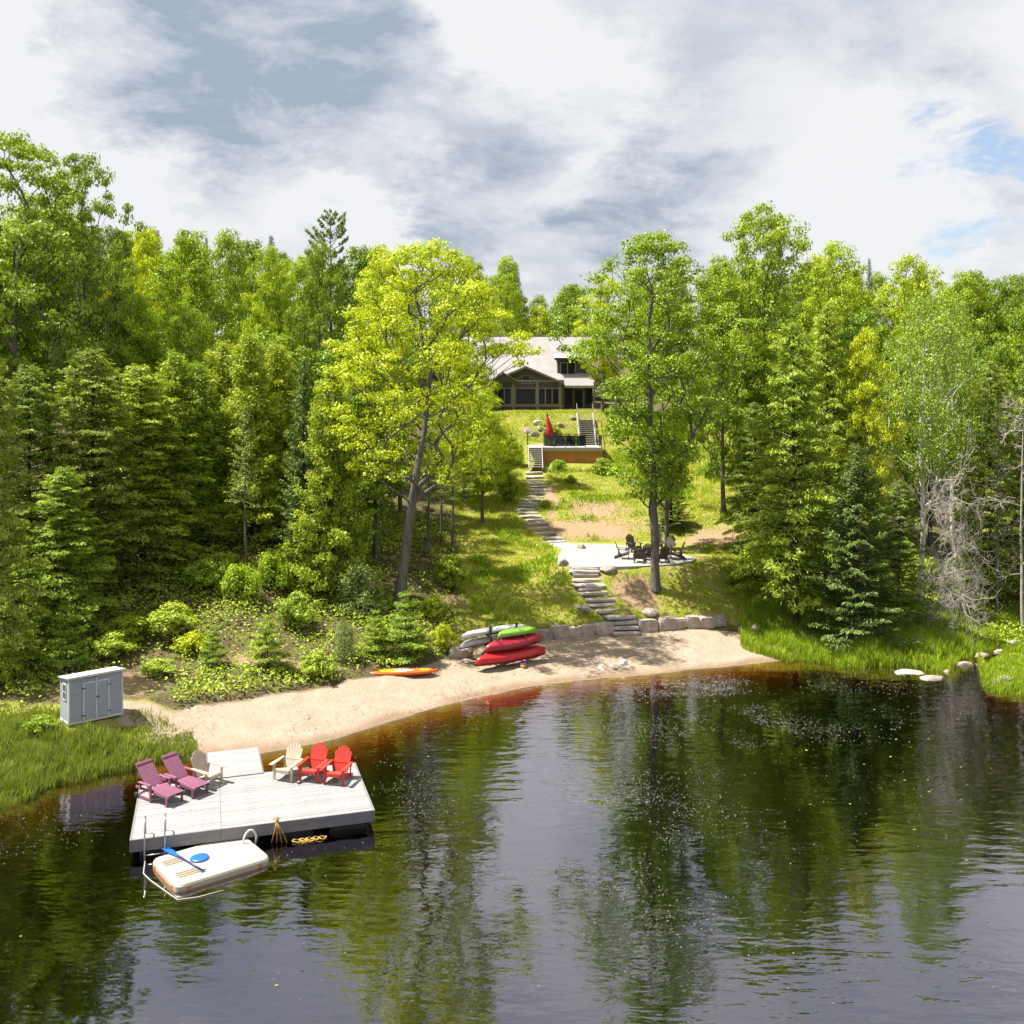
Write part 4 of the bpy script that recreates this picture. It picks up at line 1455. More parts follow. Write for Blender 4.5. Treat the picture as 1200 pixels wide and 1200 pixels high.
def boulder(px, py, w, h, label, mat='stone', block=0.0, seed=1, group=None, depth=None, parent=None, rz=0.0, name='boulder'):
    g = ground(px, py)
    s = g.y / F
    W, Hh = w * s, h * s
    me = rock_mesh(seed, W, depth or W * .75, Hh * 1.35, M[mat], block)
    o = obj(name, me, parent, (g.x, g.y + (depth or W * .75) * .35, g.z + Hh * .32), (0, 0, rz))
    if parent is None:
        tag(o, label, 'rock', group)
    return o


def build_stones():
    # dry-laid retaining wall of large blocks, left and right of the steps
    base = [(612, 752), (625, 751), (660, 748), (690, 746), (718, 743)]
    L = empty('retaining_wall', tuple(ground(665, 748)))
    tag(L, 'low wall of rough stone blocks left of the lower steps', 'wall')
    R = empty('retaining_wall', tuple(ground(795, 738)))
    tag(R, 'low wall of rough stone blocks right of the lower steps', 'wall')

    def run(root, pts, edges, seed):
        xs = [p[0] for p in pts]
        ys = [p[1] for p in pts]
        for i in range(len(edges) - 1):
            a, b = edges[i], edges[i + 1]
            pa, pb = ground(a, np.interp(a, xs, ys)), ground(b, np.interp(b, xs, ys))
            w = (pb - pa).length
            rg = random.Random(seed + i)
            h = rg.uniform(.52, .74)
            c = (pa + pb) / 2
            me = rock_mesh(seed + i, w * 1.06, rg.uniform(.75, .95), h, M['stone'], 1.0)
            o = obj('stone_block', me, root, c - Vector(root.location) + Vector((0, .36, h * .40)), (rg.uniform(-.05, .05), rg.uniform(-.04, .04), math.atan2((pb - pa).y, (pb - pa).x) + rg.uniform(-.06, .06)))
    run(L, base, [612, 629, 646, 664, 677, 696, 717], 200)
    run(R, [(746, 741), (760, 740), (790, 738), (820, 736), (850, 734)], [748, 771, 789, 804, 819, 836, 850], 230)
    boulder(540, 772, 34, 16, 'long grey boulder behind the left ends of the canoes', seed=301, depth=.8)
    boulder(684, 719, 30, 7, 'flat pale boulder left of the lower stone steps', 'stone_white', seed=302)
    boulder(762, 722, 24, 8, 'grey boulder right of the lower stone steps', 'stone', seed=303)
    boulder(660, 664, 15, 9, 'pale pinkish boulder at the left corner of the patio', 'stone_white', seed=304)
    boulder(711, 673, 24, 10, 'whitish boulder below the patio edge right of the steps', 'stone_white', seed=305)
    boulder(682, 645, 13, 9, 'small yellow boulder at the back of the patio', 'stone_gold', seed=306)
    boulder(885, 742, 14, 10, 'small boulder past the right end of the stone wall', 'stone', seed=307)
    boulder(921, 752, 12, 6, 'small pale rock at the right end of the beach', 'stone_white', seed=308)
    boulder(956, 771, 14, 5, 'small pale rock at the waterline right of the beach', 'stone_white', seed=309)
    boulder(869, 740, 8, 6, 'smallest rock beside the right end of the stone wall', 'stone', seed=310)
    for i, (px, py, w, h, lb) in enumerate(((704, 786, 11, 7, 'left of three white stones at the waterline'), (718, 785, 12, 5, 'middle of three white stones at the waterline'), (732, 780, 11, 8, 'right of three white stones at the waterline'))):
        boulder(px, py, w, h, lb, 'stone_pale', seed=320 + i, group='white stones at the waterline')
    for i, (px, py, w, h, lb) in enumerate(((1066, 787, 34, 5, 'long flat pale rock at the water edge of the stream mouth'), (1090, 793, 30, 5, 'flat pale rock in the middle of the stream mouth'), (1128, 778, 22, 6, 'rock where the stream enters the lake'), (1150, 772, 20, 6, 'rock in the stream above the mouth'), (1178, 800, 40, 7, 'long white log-like rock at the right edge in the grass'), (1172, 762, 22, 6, 'grey rock on the left side of the stream'), (1190, 752, 24, 7, 'uppermost rock in the stream at the right edge'), (1110, 786, 14, 5, 'small rock beside the flat pale stream rock'))):
        g = at(px, py, 12.45 * F / (py - HY))
        s = g.y / F
        o = obj('stream_rock', rock_mesh(340 + i, w * s * 1.1, w * s * .55, h * s * 1.5, M['stone']), None, (g.x, g.y, max(T(g.x, g.y), 0.0) - .02), (0, 0, .1 * i))
        tag(o, lb, 'rock', 'rocks in the stream mouth')
    # rocks of the bank behind the deck
    rg = random.Random(8)
    lab = ['leftmost rock of the bank behind the deck', 'rock of the bank behind the deck, second from left', 'largest rock of the bank behind the deck', 'upper rock of the bank behind the deck', 'low rock of the bank beside the umbrella', 'rock behind the red umbrella', 'rock left of the upper wooden stairs']
    for i, (px, py, w, h) in enumerate(((618, 508, 12, 8), (626, 512, 12, 9), (634, 506, 14, 9), (630, 499, 12, 7), (641, 511, 12, 8), (656, 502, 10, 7), (672, 492, 10, 6))):
        boulder(px, py, w, h, lab[i], 'stone', seed=360 + i, group='rocks of the bank behind the deck')

    # stone steps: every slab is a piece of the stair
    def stair(root, pts, n, width, rise_t, land, lab, seed, depth):
        rg = random.Random(seed)
        tt = np.arange(len(pts))
        for i in range(n):
            t = i / (n - 1) * (len(pts) - 1)
            px, py, D = (float(np.interp(t, tt, [p[k] for p in pts])) for k in range(3))
            x = (px - HX) / F * D
            z = CH - (py - HY) / F * D
            z = max(z, T(x, D) + .07)
            t2 = min(t + .3, len(pts) - 1)
            t1 = max(t - .3, 0)
            f = lambda k, q: float(np.interp(q, tt, [p[k] for p in pts]))
            dx = (f(0, t2) - HX) / F * f(2, t2) - (f(0, t1) - HX) / F * f(2, t1)
            dy = f(2, t2) - f(2, t1)
            ang = -math.atan2(dx, dy) * .55
            dp = depth * (2.0 if i in land else 1.0) * rg.uniform(.92, 1.1)
            w = width * rg.uniform(.96, 1.06) * (1.1 if i in land else 1)
            hh = .15
            me = rock_mesh(seed + i, w, dp, hh, M['stone_step'], 1.0, 0)
            c = Vector((x, D + dp * .25, z - hh * .5))
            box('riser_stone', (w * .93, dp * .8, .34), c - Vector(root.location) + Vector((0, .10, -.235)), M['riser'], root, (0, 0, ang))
            obj('step_slab', me, root, c - Vector(root.location), (rg.uniform(-.012, .012), rg.uniform(-.012, .012), ang))
    a = empty('stone_stairs', tuple(ground(734, 742)))
    tag(a, 'stone slab stairs climbing from the beach to the patio', 'stairs')
    stair(a, LOW, 14, 1.50, .17, (3, 6, 9, 12), '', 400, .60)
    b = empty('stone_stairs', tuple(ground(668, 644)))
    tag(b, 'winding stone slab stairs from the patio up to the deck', 'stairs')
    stair(b, UPP, 23, 1.30, .17, (4, 9, 13, 17, 21), '', 450, .72)

    # patio of pale gravel and flagstone
    pts = []
    for px, py in ((655, 650), (653, 657), (668, 664), (700, 664.5), (745, 663.5), (790, 661), (812, 657.5), (816, 654), (803, 650), (770, 644), (735, 639), (700, 637), (668, 637), (660, 641)):
        D = (CH - 3.36) * F / (py - HY)
        pts.append(((px - HX) / F * D, D))
    n = len(pts)
    import bmesh
    V = [(x, y, 3.36) for x, y in pts] + [(x * 1.0, y, 2.4) for x, y in pts]
    me = bpy.data.meshes.new('patio')
    me.from_pydata(V, [], [tuple(range(n))] + [(i, i + n, (i + 1) % n + n, (i + 1) % n) for i in range(n)])
    bm = bmesh.new()
    bm.from_mesh(me)
    bmesh.ops.recalc_face_normals(bm, faces=bm.faces[:])
    bm.to_mesh(me)
    bm.free()
    me.materials.append(M['patio'])
    tag(obj('patio', me), kind='structure')


build_stones()


# ------------------------------------------------------------------ chairs
def adirondack(x, y, z, face, mat, label, group=None, s=1.0):
    """face: direction (dx, dy) the sitter looks"""
    r = empty('adirondack_chair', (x, y, z), math.atan2(face[1], face[0]) + math.pi / 2)
    r.scale = (.95, .95, .95)
    tag(r, label, 'chair', group)
    m = M[mat]
    # local frame: front is -Y
    for sx in (-1, 1):
        box('front_leg', (.09, .04, .54 * s), (sx * .33, -.34, .27 * s), m, r, bev=.006)
        bar('rear_leg', (sx * .27, -.36, .36), (sx * .27, .52, .05), .035, .12, m, r, .006)
        arm = prism_mesh([(-.06, -.48), (.07, -.50), (.09, -.38), (.07, -.05), (.05, .28), (-.04, .28), (-.06, -.1)], .028, m, 'Z')
        obj('armrest', arm, r, (sx * .36, 0, .56 * s), (math.radians(2), 0, 0), (sx, 1, 1))
        bar('arm_support', (sx * .33, .24, .54), (sx * .29, .30, .12), .04, .06, m, r)
    box('back_brace', (.74, .03, .09), (0, .27, .50), m, r)
    for k in range(5):                                   # seat slats, sloping back
        yy = -.36 + k * .125
        box('seat_slat', (.56, .115, .025), (0, yy, .385 - k * .034), m, r, (math.radians(-15.5), 0, 0), .005)
    box('seat_apron', (.56, .025, .10), (0, -.425, .335), m, r)
    b = empty('backrest', (0, .16, .24), 0, r)
    b.rotation_euler = (math.radians(-22), 0, 0)
    for k in range(6):                                   # fanned slats with a rounded top
        u = (k - 2.5) / 2.5
        h = .86 * s - .15 * u * u
        w0, w1 = .037, .048
        top = h
        drop = .055 * abs(u) + .01
        a, c = (top, top - drop) if u < 0 else (top - drop, top)
        a, c = (top - drop, top) if u < 0 else (top, top - drop)
        sl = prism_mesh([(-w0, 0), (w0, 0), (w1, h * .6), (w1 * .9, c), (-w1 * .9, a), (-w1, h * .6)], .022, m)
        obj('back_slat', sl, b, (u * .205, 0, 0), (0, math.radians(5.0 * u), 0))
    box('back_rail', (.50, .025, .07), (0, .026, .12), m, b)
    box('back_rail', (.54, .025, .07), (0, .026, .52), m, b)
    return r


def lounger(x, y, z, face, label):
    r = empty('chaise_lounge', (x, y, z), math.atan2(face[1], face[0]))
    r.scale = (.92, .92, .90)
    tag(r, label, 'lounge chair', 'purple chaise lounges on the dock')
    m = M['purple']
    # local: +X towards the feet
    for sy in (-1, 1):
        bar('side_rail', (-.70, sy * .30, .33), (1.02, sy * .30, .33), .035, .09, m, r, .006)
        box('leg', (.07, .05, .34), (.90, sy * .29, .17), m, r)
        box('leg', (.08, .05, .56), (.16, sy * .36, .28), m, r)
        bar('rear_leg', (-.62, sy * .33, .05), (-.10, sy * .33, .34), .05, .07, m, r)
        box('armrest', (.62, .11, .03), (-.12, sy * .38, .57), m, r, bev=.008)
        box('arm_post', (.06, .05, .26), (-.38, sy * .36, .44), m, r)
        bar('base_rail', (-.66, sy * .33, .06), (.18, sy * .33, .06), .04, .07, m, r)
    st = empty('seat', (0, 0, .375), 0, r)
    for k in range(11):
        box('seat_slat', (.092, .60, .022), (-.02 + k * .098, 0, .012 * math.sin(k * .35)), m, st, bev=.004)
    b = empty('backrest', (-.08, 0, .38), 0, r)
    b.rotation_euler = (0, math.radians(-45), 0)
    for k in range(10):
        box('back_slat', (.022, .60, .080), (0, 0, .06 + k * .086), m, b, bev=.004)
    box('head_pad', (.05, .60, .11), (.012, 0, .92), m, b, bev=.015)
    for sy in (-1, 1):
        box('back_rail', (.03, .05, .92), (-.028, sy * .22, .46), m, b)
    tube('wheel', [(-.60, -.38, .09), (-.60, -.34, .09)], .09, M['black_metal'], r, 14)
    tube('wheel', [(-.60, .34, .09), (-.60, .38, .09)], .09, M['black_metal'], r, 14)
    return r


def on(z, px, py):
    D = (CH - z) * F / (py - HY)
    return (px - HX) / F * D, D


# ------------------------------------------------------------------ dock, furniture, raft
DZ = .55


def build_dock():
    fl = Vector((-10.37, 26.75, 0))
    ang = math.atan2(1.95, 6.30)
    r = empty('floating_dock', (fl.x, fl.y, 0), ang)
    tag(r, 'large grey wooden dock floating off the sandy beach', 'dock')
    W, D, seam = 6.60, 3.88, 2.34
    nb = 28
    bw = D / nb
    for i in range(nb):
        y = (i + .5) * bw
        for x0, x1 in ((0, seam), (seam, W)):
            box('deck_board', (x1 - x0 - .008, bw - .014, .035), ((x0 + x1) / 2, y, DZ - .0175 + random.uniform(-.002, .002)), M['dock_wood'], r, bev=.004)
    for y in (-.025, D + .025):
        box('fascia', (seam - .01, .045, .33), (seam / 2, y, DZ - .167), M['dock_fascia'], r)
        box('fascia', (W - seam - .01, .045, .33), ((W + seam) / 2, y, DZ - .167), M['dock_fascia'], r)
    for x in (-.025, W + .025):
        box('fascia', (.045, D + .09, .33), (x, D / 2, DZ - .168), M['dock_fascia'], r)
    for x in (.7, 2.9, 4.4, 5.9):
        box('float', (1.0, D - .3, .45), (x, D / 2, .05), M['float_dark'], r, bev=.05)
    for i in range(5):
        box('joist', (W - .2, .05, .18), (W / 2, .4 + i * .75, DZ - .14), M['dock_fascia'], r)
    # swim ladder at the front left
    ld = empty('ladder', (0, 0, 0), 0, r)
    for x in (.34, .86):
        tube('ladder_rail', [(x, .30, DZ), (x, .30, DZ + .42), (x, .22, DZ + .50), (x, -.06, DZ + .46), (x, -.13, DZ + .2), (x, -.13, -.9)], .022, M['metal'], ld)
    for z in (-.55, -.2, .12):
        tube('ladder_rung', [(.34, -.13, z), (.86, -.13, z)], .018, M['metal'], ld)
    # cleat
    box('cleat', (.16, .04, .03), (3.85, .10, DZ + .05), M['metal'], r)
    # ramp to the sand
    g = empty('gangway', (-8.76, 31.2, 0), ang + .03)
    tag(g, 'short grey boarded ramp from the dock to the sand', 'gangway')
    tilt = empty('ramp', (0, 0, DZ + .02), 0, g)
    tilt.rotation_euler = (math.radians(1.8), 0, 0)
    n = 16
    for i in range(n):
        box('deck_board', (1.62, 2.25 / n - .007, .035), (0, (i + .5) * 2.25 / n, 0), M['dock_wood'], tilt, bev=.004)
    for sx in (-.83, .83):
        box('fascia', (.04, 2.25, .16), (sx, 1.125, -.07), M['dock_fascia'], tilt)

    # furniture standing on it
    x, y = on(DZ, 184, 935)
    lounger(x, y, DZ, (1.45, -1.0), 'purple chaise lounge nearest the left front corner of the dock')
    x, y = on(DZ, 214, 925.5)
    lounger(x, y, DZ, (1.45, -1.0), 'purple chaise lounge beside the lone beige chair')
    x, y = on(DZ, 242, 919)
    adirondack(x, y, DZ, (.86, -.50), 'beige', 'lone beige slatted chair beside the purple lounges', 'wooden chairs on the dock')
    x, y = on(DZ, 338, 911)
    adirondack(x, y, DZ, (-.34, -.94), 'beige', 'beige slatted chair next to the two red chairs', 'wooden chairs on the dock')
    x, y = on(DZ, 368, 912)
    adirondack(x, y, DZ, (-.30, -.95), 'red_chair', 'red slatted chair between the beige one and the other red one', 'wooden chairs on the dock')
    x, y = on(DZ, 396.5, 915.5)
    adirondack(x, y, DZ, (-.27, -.96), 'red_chair', 'red slatted chair at the right back corner of the dock', 'wooden chairs on the dock')

    # yellow rope hanging from the dock edge and floating beside it
    def w(lx, ly, z):
        c, s = math.cos(ang), math.sin(ang)
        return (fl.x + lx * c - ly * s, fl.y + lx * s + ly * c, z)
    ro = empty('mooring_rope', w(3.85, .05, DZ))
    tag(ro, 'yellow rope hanging off the dock edge into the water', 'rope')
    o0 = Vector(ro.location)
    rel = lambda P_: [tuple(Vector(p) - o0) for p in P_]
    rg = random.Random(3)
    for k in range(4):
        tube('strand', rel([w(3.85, .10, DZ + .10), w(3.85 - .02 * k, -.05, DZ + .09), w(3.80 + .06 * k, -.09, .35), w(3.70 + .14 * k, -.14 - .04 * k, .02)]), .017, M['rope'], ro, 6)
    pts = []
    for i in range(70):
        a = i * .42
        pts.append(w(4.35 + .012 * i + .16 * math.cos(a) * rg.uniform(.6, 1.2), -.22 + .12 * math.sin(a) * rg.uniform(.5, 1.2), .02 + .02 * math.sin(i * 1.7)))
    tube('floating_coil', rel(pts), .02, M['rope'], ro, 6)


build_dock()


def rounded_rect(w, h, r, k=6):
    P_ = []
    for cx, cy, a0 in ((w / 2 - r, h / 2 - r, 0), (-w / 2 + r, h / 2 - r, 90), (-w / 2 + r, -h / 2 + r, 180), (w / 2 - r, -h / 2 + r, 270)):
        for i in range(k + 1):
            a = math.radians(a0 + 90 * i / k)
            P_.append((cx + r * math.cos(a), cy + r * math.sin(a)))
    return P_


def loft(sections, mat, smooth=False, cap=True):
    """sections: list of (outline, z)"""
    k = len(sections[0][0])
    V, Q = [], []
    for ol, z in sections:
        V += [(x, y, z) for x, y in ol]
    for s in range(len(sections) - 1):
        for i in range(k):
            j = (i + 1) % k
            Q.append((s * k + i, s * k + j, s * k + k + j, s * k + k + i))
    me = bpy.data.meshes.new('loft')
    Fc = [tuple(q) for q in Q]
    if cap:
        Fc += [tuple(range(k))[::-1], tuple(range((len(sections) - 1) * k, len(sections) * k))]
    me.from_pydata(V, [], Fc)
    if smooth:
        me.polygons.foreach_set('use_smooth', np.ones(len(me.polygons), bool))
    me.materials.append(mat)
    me.update()
    return me


def build_raft():
    r = empty('swim_raft', (-8.12, 26.48, -.15), math.radians(38.5))
    tag(r, 'cream plastic swim raft floating in front of the dock', 'raft')
    W, D = 2.58, 1.96
    R_ = lambda i, q=.22: rounded_rect(W - i, D - i, q)
    obj('hull', loft([(R_(.10), -.12), (R_(.03), .04), (R_(.03), .10)], M['raft_edge']), r)
    obj('top', loft([(R_(0), .103), (R_(0), .26), (R_(.05), .315), (R_(.14), .335)], M['raft']), r)
    box('rub_strip', (W - .45, .012, .016), (0, -D / 2 - .004, .15), M['raft_edge'], r)
    box('rub_strip', (.012, D - .45, .02), (-W / 2 - .004, 0, .16), M['orange'], r)
    for sx, sy in ((-1, -1), (1, -1), (-1, 1)):
        box('corner_reflector', (.10, .014, .045), (sx * (W / 2 - .32), sy * (D / 2 + .003), .20), M['orange'], r)
        box('corner_reflector', (.014, .12, .07), (sx * (W / 2 + .003), sy * (D / 2 - .32), .20), M['orange'], r)
    for cx, cy in ((-.86, .40), (-.80, -.46)):            # slotted foot wells
        tread_ = empty('grip_panel', (cx, cy, .34), 0, r)
        for k in range(3):
            box('grip_slot', (.56, .065, .016), (0, -.12 + k * .12, 0), M['raft_groove'], tread_)
    for y in (.24, .68):                                   # white grab rails
        pts = [(W / 2 - .28 + .40 * (1 - math.cos(a)) / 2 * 1.0, y, .32 + .34 * math.sin(a)) for a in np.linspace(0, math.pi, 13)]
        pts[0] = (pts[0][0], y, .28)
        pts[-1] = (W / 2 + .05, y, .10)
        tube('grab_rail', pts, .028, M['white_metal'], r, 10)

    # paddle and disc lying on top
    x0, y0 = on(.28, 190, 990)
    x1, y1 = on(.27, 238, 1018)
    a, b = Vector((x0, y0, .235)), Vector((x1, y1, .225))
    p = empty('paddle', (a + b) / 2)
    tag(p, 'blue paddle lying across the swim raft', 'paddle')
    d = (b - a)
    yaw = math.atan2(d.y, d.x)
    p.rotation_euler = (0, 0, yaw)
    L_ = d.length
    tube('shaft', [(-L_ * .1, 0, 0), (L_ * .5, 0, 0)], .024, M['navy'], p, 10)
    bl = [(-.5 * L_, -.05), (-.48 * L_, -.075), (-.28 * L_, -.085), (-.16 * L_, -.05), (-.06 * L_, -.025), (-.06 * L_, .025), (-.16 * L_, .05), (-.28 * L_, .085), (-.48 * L_, .075), (-.5 * L_, .05)]
    obj('blade', prism_mesh(bl, .03, M['blue'], 'Z'), p)
    box('grip', (.05, .15, .04), (.5 * L_, 0, 0), M['navy'], p, bev=.01)
    x, y = on(.24, 234, 1004)
    ring = lambda q: [(q * math.cos(t), q * math.sin(t)) for t in np.linspace(0, 2 * math.pi, 25)[:-1]]
    o = obj('flying_disc', loft([(ring(.235), 0), (ring(.255), .02), (ring(.24), .045), (ring(.17), .058)], M['blue'], True), None, (x, y, .187))
    tag(o, 'blue round disc lying on the swim raft', 'disc')
    # pale mooring line drooping round the raft
    P_ = []
    for px, py in ((170, 1010), (168, 1024), (176, 1032), (190, 1042), (208, 1055), (232, 1052), (262, 1044)):
        x, y = on(0.0, px, py)
        P_.append((x, y, .012))
    c = Vector(P_[3])
    o = obj('raft_line', tube_mesh([tuple(Vector(q) - c) for q in P_], .016, M['rope_pale'], 6), None, c)
    tag(o, 'pale line floating in the water below the swim raft', 'rope')


build_raft()


# ------------------------------------------------------------------ shed
def build_shed():
    z0 = T(-15.4, 35.97) + .02
    r = empty('storage_shed', (-15.4, 35.97, z0), math.radians(42))
    tag(r, 'small grey storage shed with white trim and double doors', 'shed')
    W, D, Hf, Hb = 1.90, .90, 1.62, 1.50
    x, y = W / 2, D / 2
    V = [(-x, -y, .06), (x, -y, .06), (x, y, .06), (-x, y, .06), (-x, -y, Hf), (x, -y, Hf), (x, y, Hb), (-x, y, Hb)]
    me = bpy.data.meshes.new('walls')
    me.from_pydata(V, [], [(3, 2, 1, 0), (4, 5, 6, 7), (0, 1, 5, 4), (1, 2, 6, 5), (2, 3, 7, 6), (3, 0, 4, 7)])
    me.materials.append(M['shed_wall'])
    obj('walls', me, r)
    box('floor_plate', (W + .04, D + .04, .07), (0, 0, .03), M['shed_trim'], r)
    rf = box('roof', (W + .14, D + .18, .05), (0, -.01, (Hf + Hb) / 2 + .045), M['shed_roof'], r, (-math.atan2(Hf - Hb, D), 0, 0), .012)
    for k in range(3):
        box('roof_rib', (.04, D + .17, .014), (-.5 + .5 * k, 0, .03), M['shed_trim'], rf)
    box('roof_edge', (W + .15, .03, .075), (0, -y - .095, Hf + .045), M['shed_trim'], r)
    for sx in (-1, 1):
        box('corner_trim', (.06, .06, Hf - .04), (sx * (x - .012), -y + .012, Hf / 2 + .03), M['shed_trim'], r)
        box('corner_trim', (.05, .05, Hb - .06), (sx * (x - .012), y - .012, Hb / 2 + .03), M['shed_trim'], r)
    for sx in (-1, 1):
        d = empty('door', (sx * .235, -y - .012, 0), 0, r)
        box('door_panel', (.46, .03, 1.34), (0, 0, .75), M['shed_wall'], d)
        box('door_stile', (.05, .042, 1.36), (sx * .215, -.003, .75), M['shed_trim'], d)
        box('door_rail', (.37, .042, .055), (0, -.003, 1.40), M['shed_trim'], d)
        for z in (.25, 1.22):
            box('hinge', (.10, .05, .028), (sx * .215, -.014, z), M['black_metal'], d)
        for z in (.3, .55, .8, 1.05):
            box('panel_rib', (.36, .036, .010), (0, -.002, z), M['shed_wall'], d)
    box('door_strip', (.05, .045, 1.46), (0, -y - .018, .80), M['shed_trim'], r)
    box('handle', (.09, .05, .05), (.04, -y - .055, .85), M['black_metal'], r, bev=.01)
    for sx in (-1, 1):
        for z in (.3, .55, .8, 1.05, 1.30):
            box('wall_rib', (.36, .012, .010), (sx * .70, -y - .004, z), M['shed_wall'], r)
    wn = empty('window', (-x - .012, -.02, 1.10), 0, r)
    box('window_pane', (.012, .26, .52), (0, 0, 0), M['window_glass'], wn)
    for yy in (-.15, 0, .15):
        box('window_frame', (.026, .035 if yy else .02, .56), (-.004, yy, 0), M['shed_trim'], wn)
    for zz in (-.28, 0, .28):
        box('window_frame', (.022, .30, .04 if zz else .02), (-.003, 0, zz), M['shed_trim'], wn)


build_shed()


# ------------------------------------------------------------------ boats
def hull(L_, Wd, Dp, mat, n=19, k=11, rocker=.12, inverted=True, closed=False, bow=.12):
    """a canoe or kayak shell along X; closed adds a deck"""
    V, Q = [], []
    xs = np.linspace(-1, 1, n)
    for x in xs:
        ax = abs(x)
        w = Wd / 2 * max(0.0, 1 - ax ** 2.2) ** .70 + .010
        sheer = bow * ax ** 3
        d = Dp * (1 - .10 * ax ** 4)
        keel = rocker * ax ** 6
        full = np.linspace(-math.pi / 2, math.pi / 2, k)
        for a in full:
            sn, cs = math.sin(a), max(math.cos(a), 0.0)
            V.append((x * L_ / 2 - .10 * x * ax ** 6 * cs, w * math.copysign(abs(sn) ** .62, sn), -d * cs ** .62 + sheer * (1 - cs) + keel * cs))
        if closed:
            for a in np.linspace(math.pi / 2, -math.pi / 2, 7)[1:-1]:
                V.append((x * L_ / 2, w * math.sin(a), sheer + .10 * math.cos(a) * (1 - .5 * abs(x) ** 3)))
    kk = len(V) // n
    per = kk if closed else kk - 1
    for i in range(n - 1):
        for j in range(per):
            jj = (j + 1) % kk
            Q.append((i * kk + j, i * kk + jj, (i + 1) * kk + jj, (i + 1) * kk + j))
    me = mesh_np('hull', V, quads=Q, mat=mat, smooth=True)
    return me


def boat(kind, loc, yaw, roll, L_, Wd, Dp, mat, label, closed=False, group=None, pitch=0.0, bow=.16):
    r = empty(kind, loc)
    r.rotation_euler = (roll, pitch, yaw)
    tag(r, label, 'kayak' if 'kayak' in kind else 'canoe', group)
    h = obj('hull', hull(L_, Wd, Dp, mat, closed=closed, bow=bow), r)
    if not closed:
        sd = h.modifiers.new('thickness', 'SOLIDIFY')
        sd.thickness = .02
        xs = np.linspace(-1, 1, 15)
        for s in (-1, 1):
            pts = [(x * L_ / 2, s * (Wd / 2 * max(0.0, 1 - abs(x) ** 2.2) ** .70 + .012), bow * abs(x) ** 3 + .005) for x in xs]
            tube('gunwale', pts, .018, M['black_metal'], r, 6)
        for x in (-.25, .28):
            box('seat', (.24, Wd * .82, .02), (x * L_, 0, -.09), M['black_metal'], r)
        box('thwart', (.05, Wd * .96, .03), (0, 0, -.02), M['black_metal'], r)
    else:
        ring = lambda q: [(q * 1.9 * math.cos(t), q * math.sin(t)) for t in np.linspace(0, 2 * math.pi, 21)[:-1]]
        obj('cockpit', loft([(ring(.20), .07), (ring(.22), .13), (ring(.17), .13)], M['black_metal'], True), r)
    return r


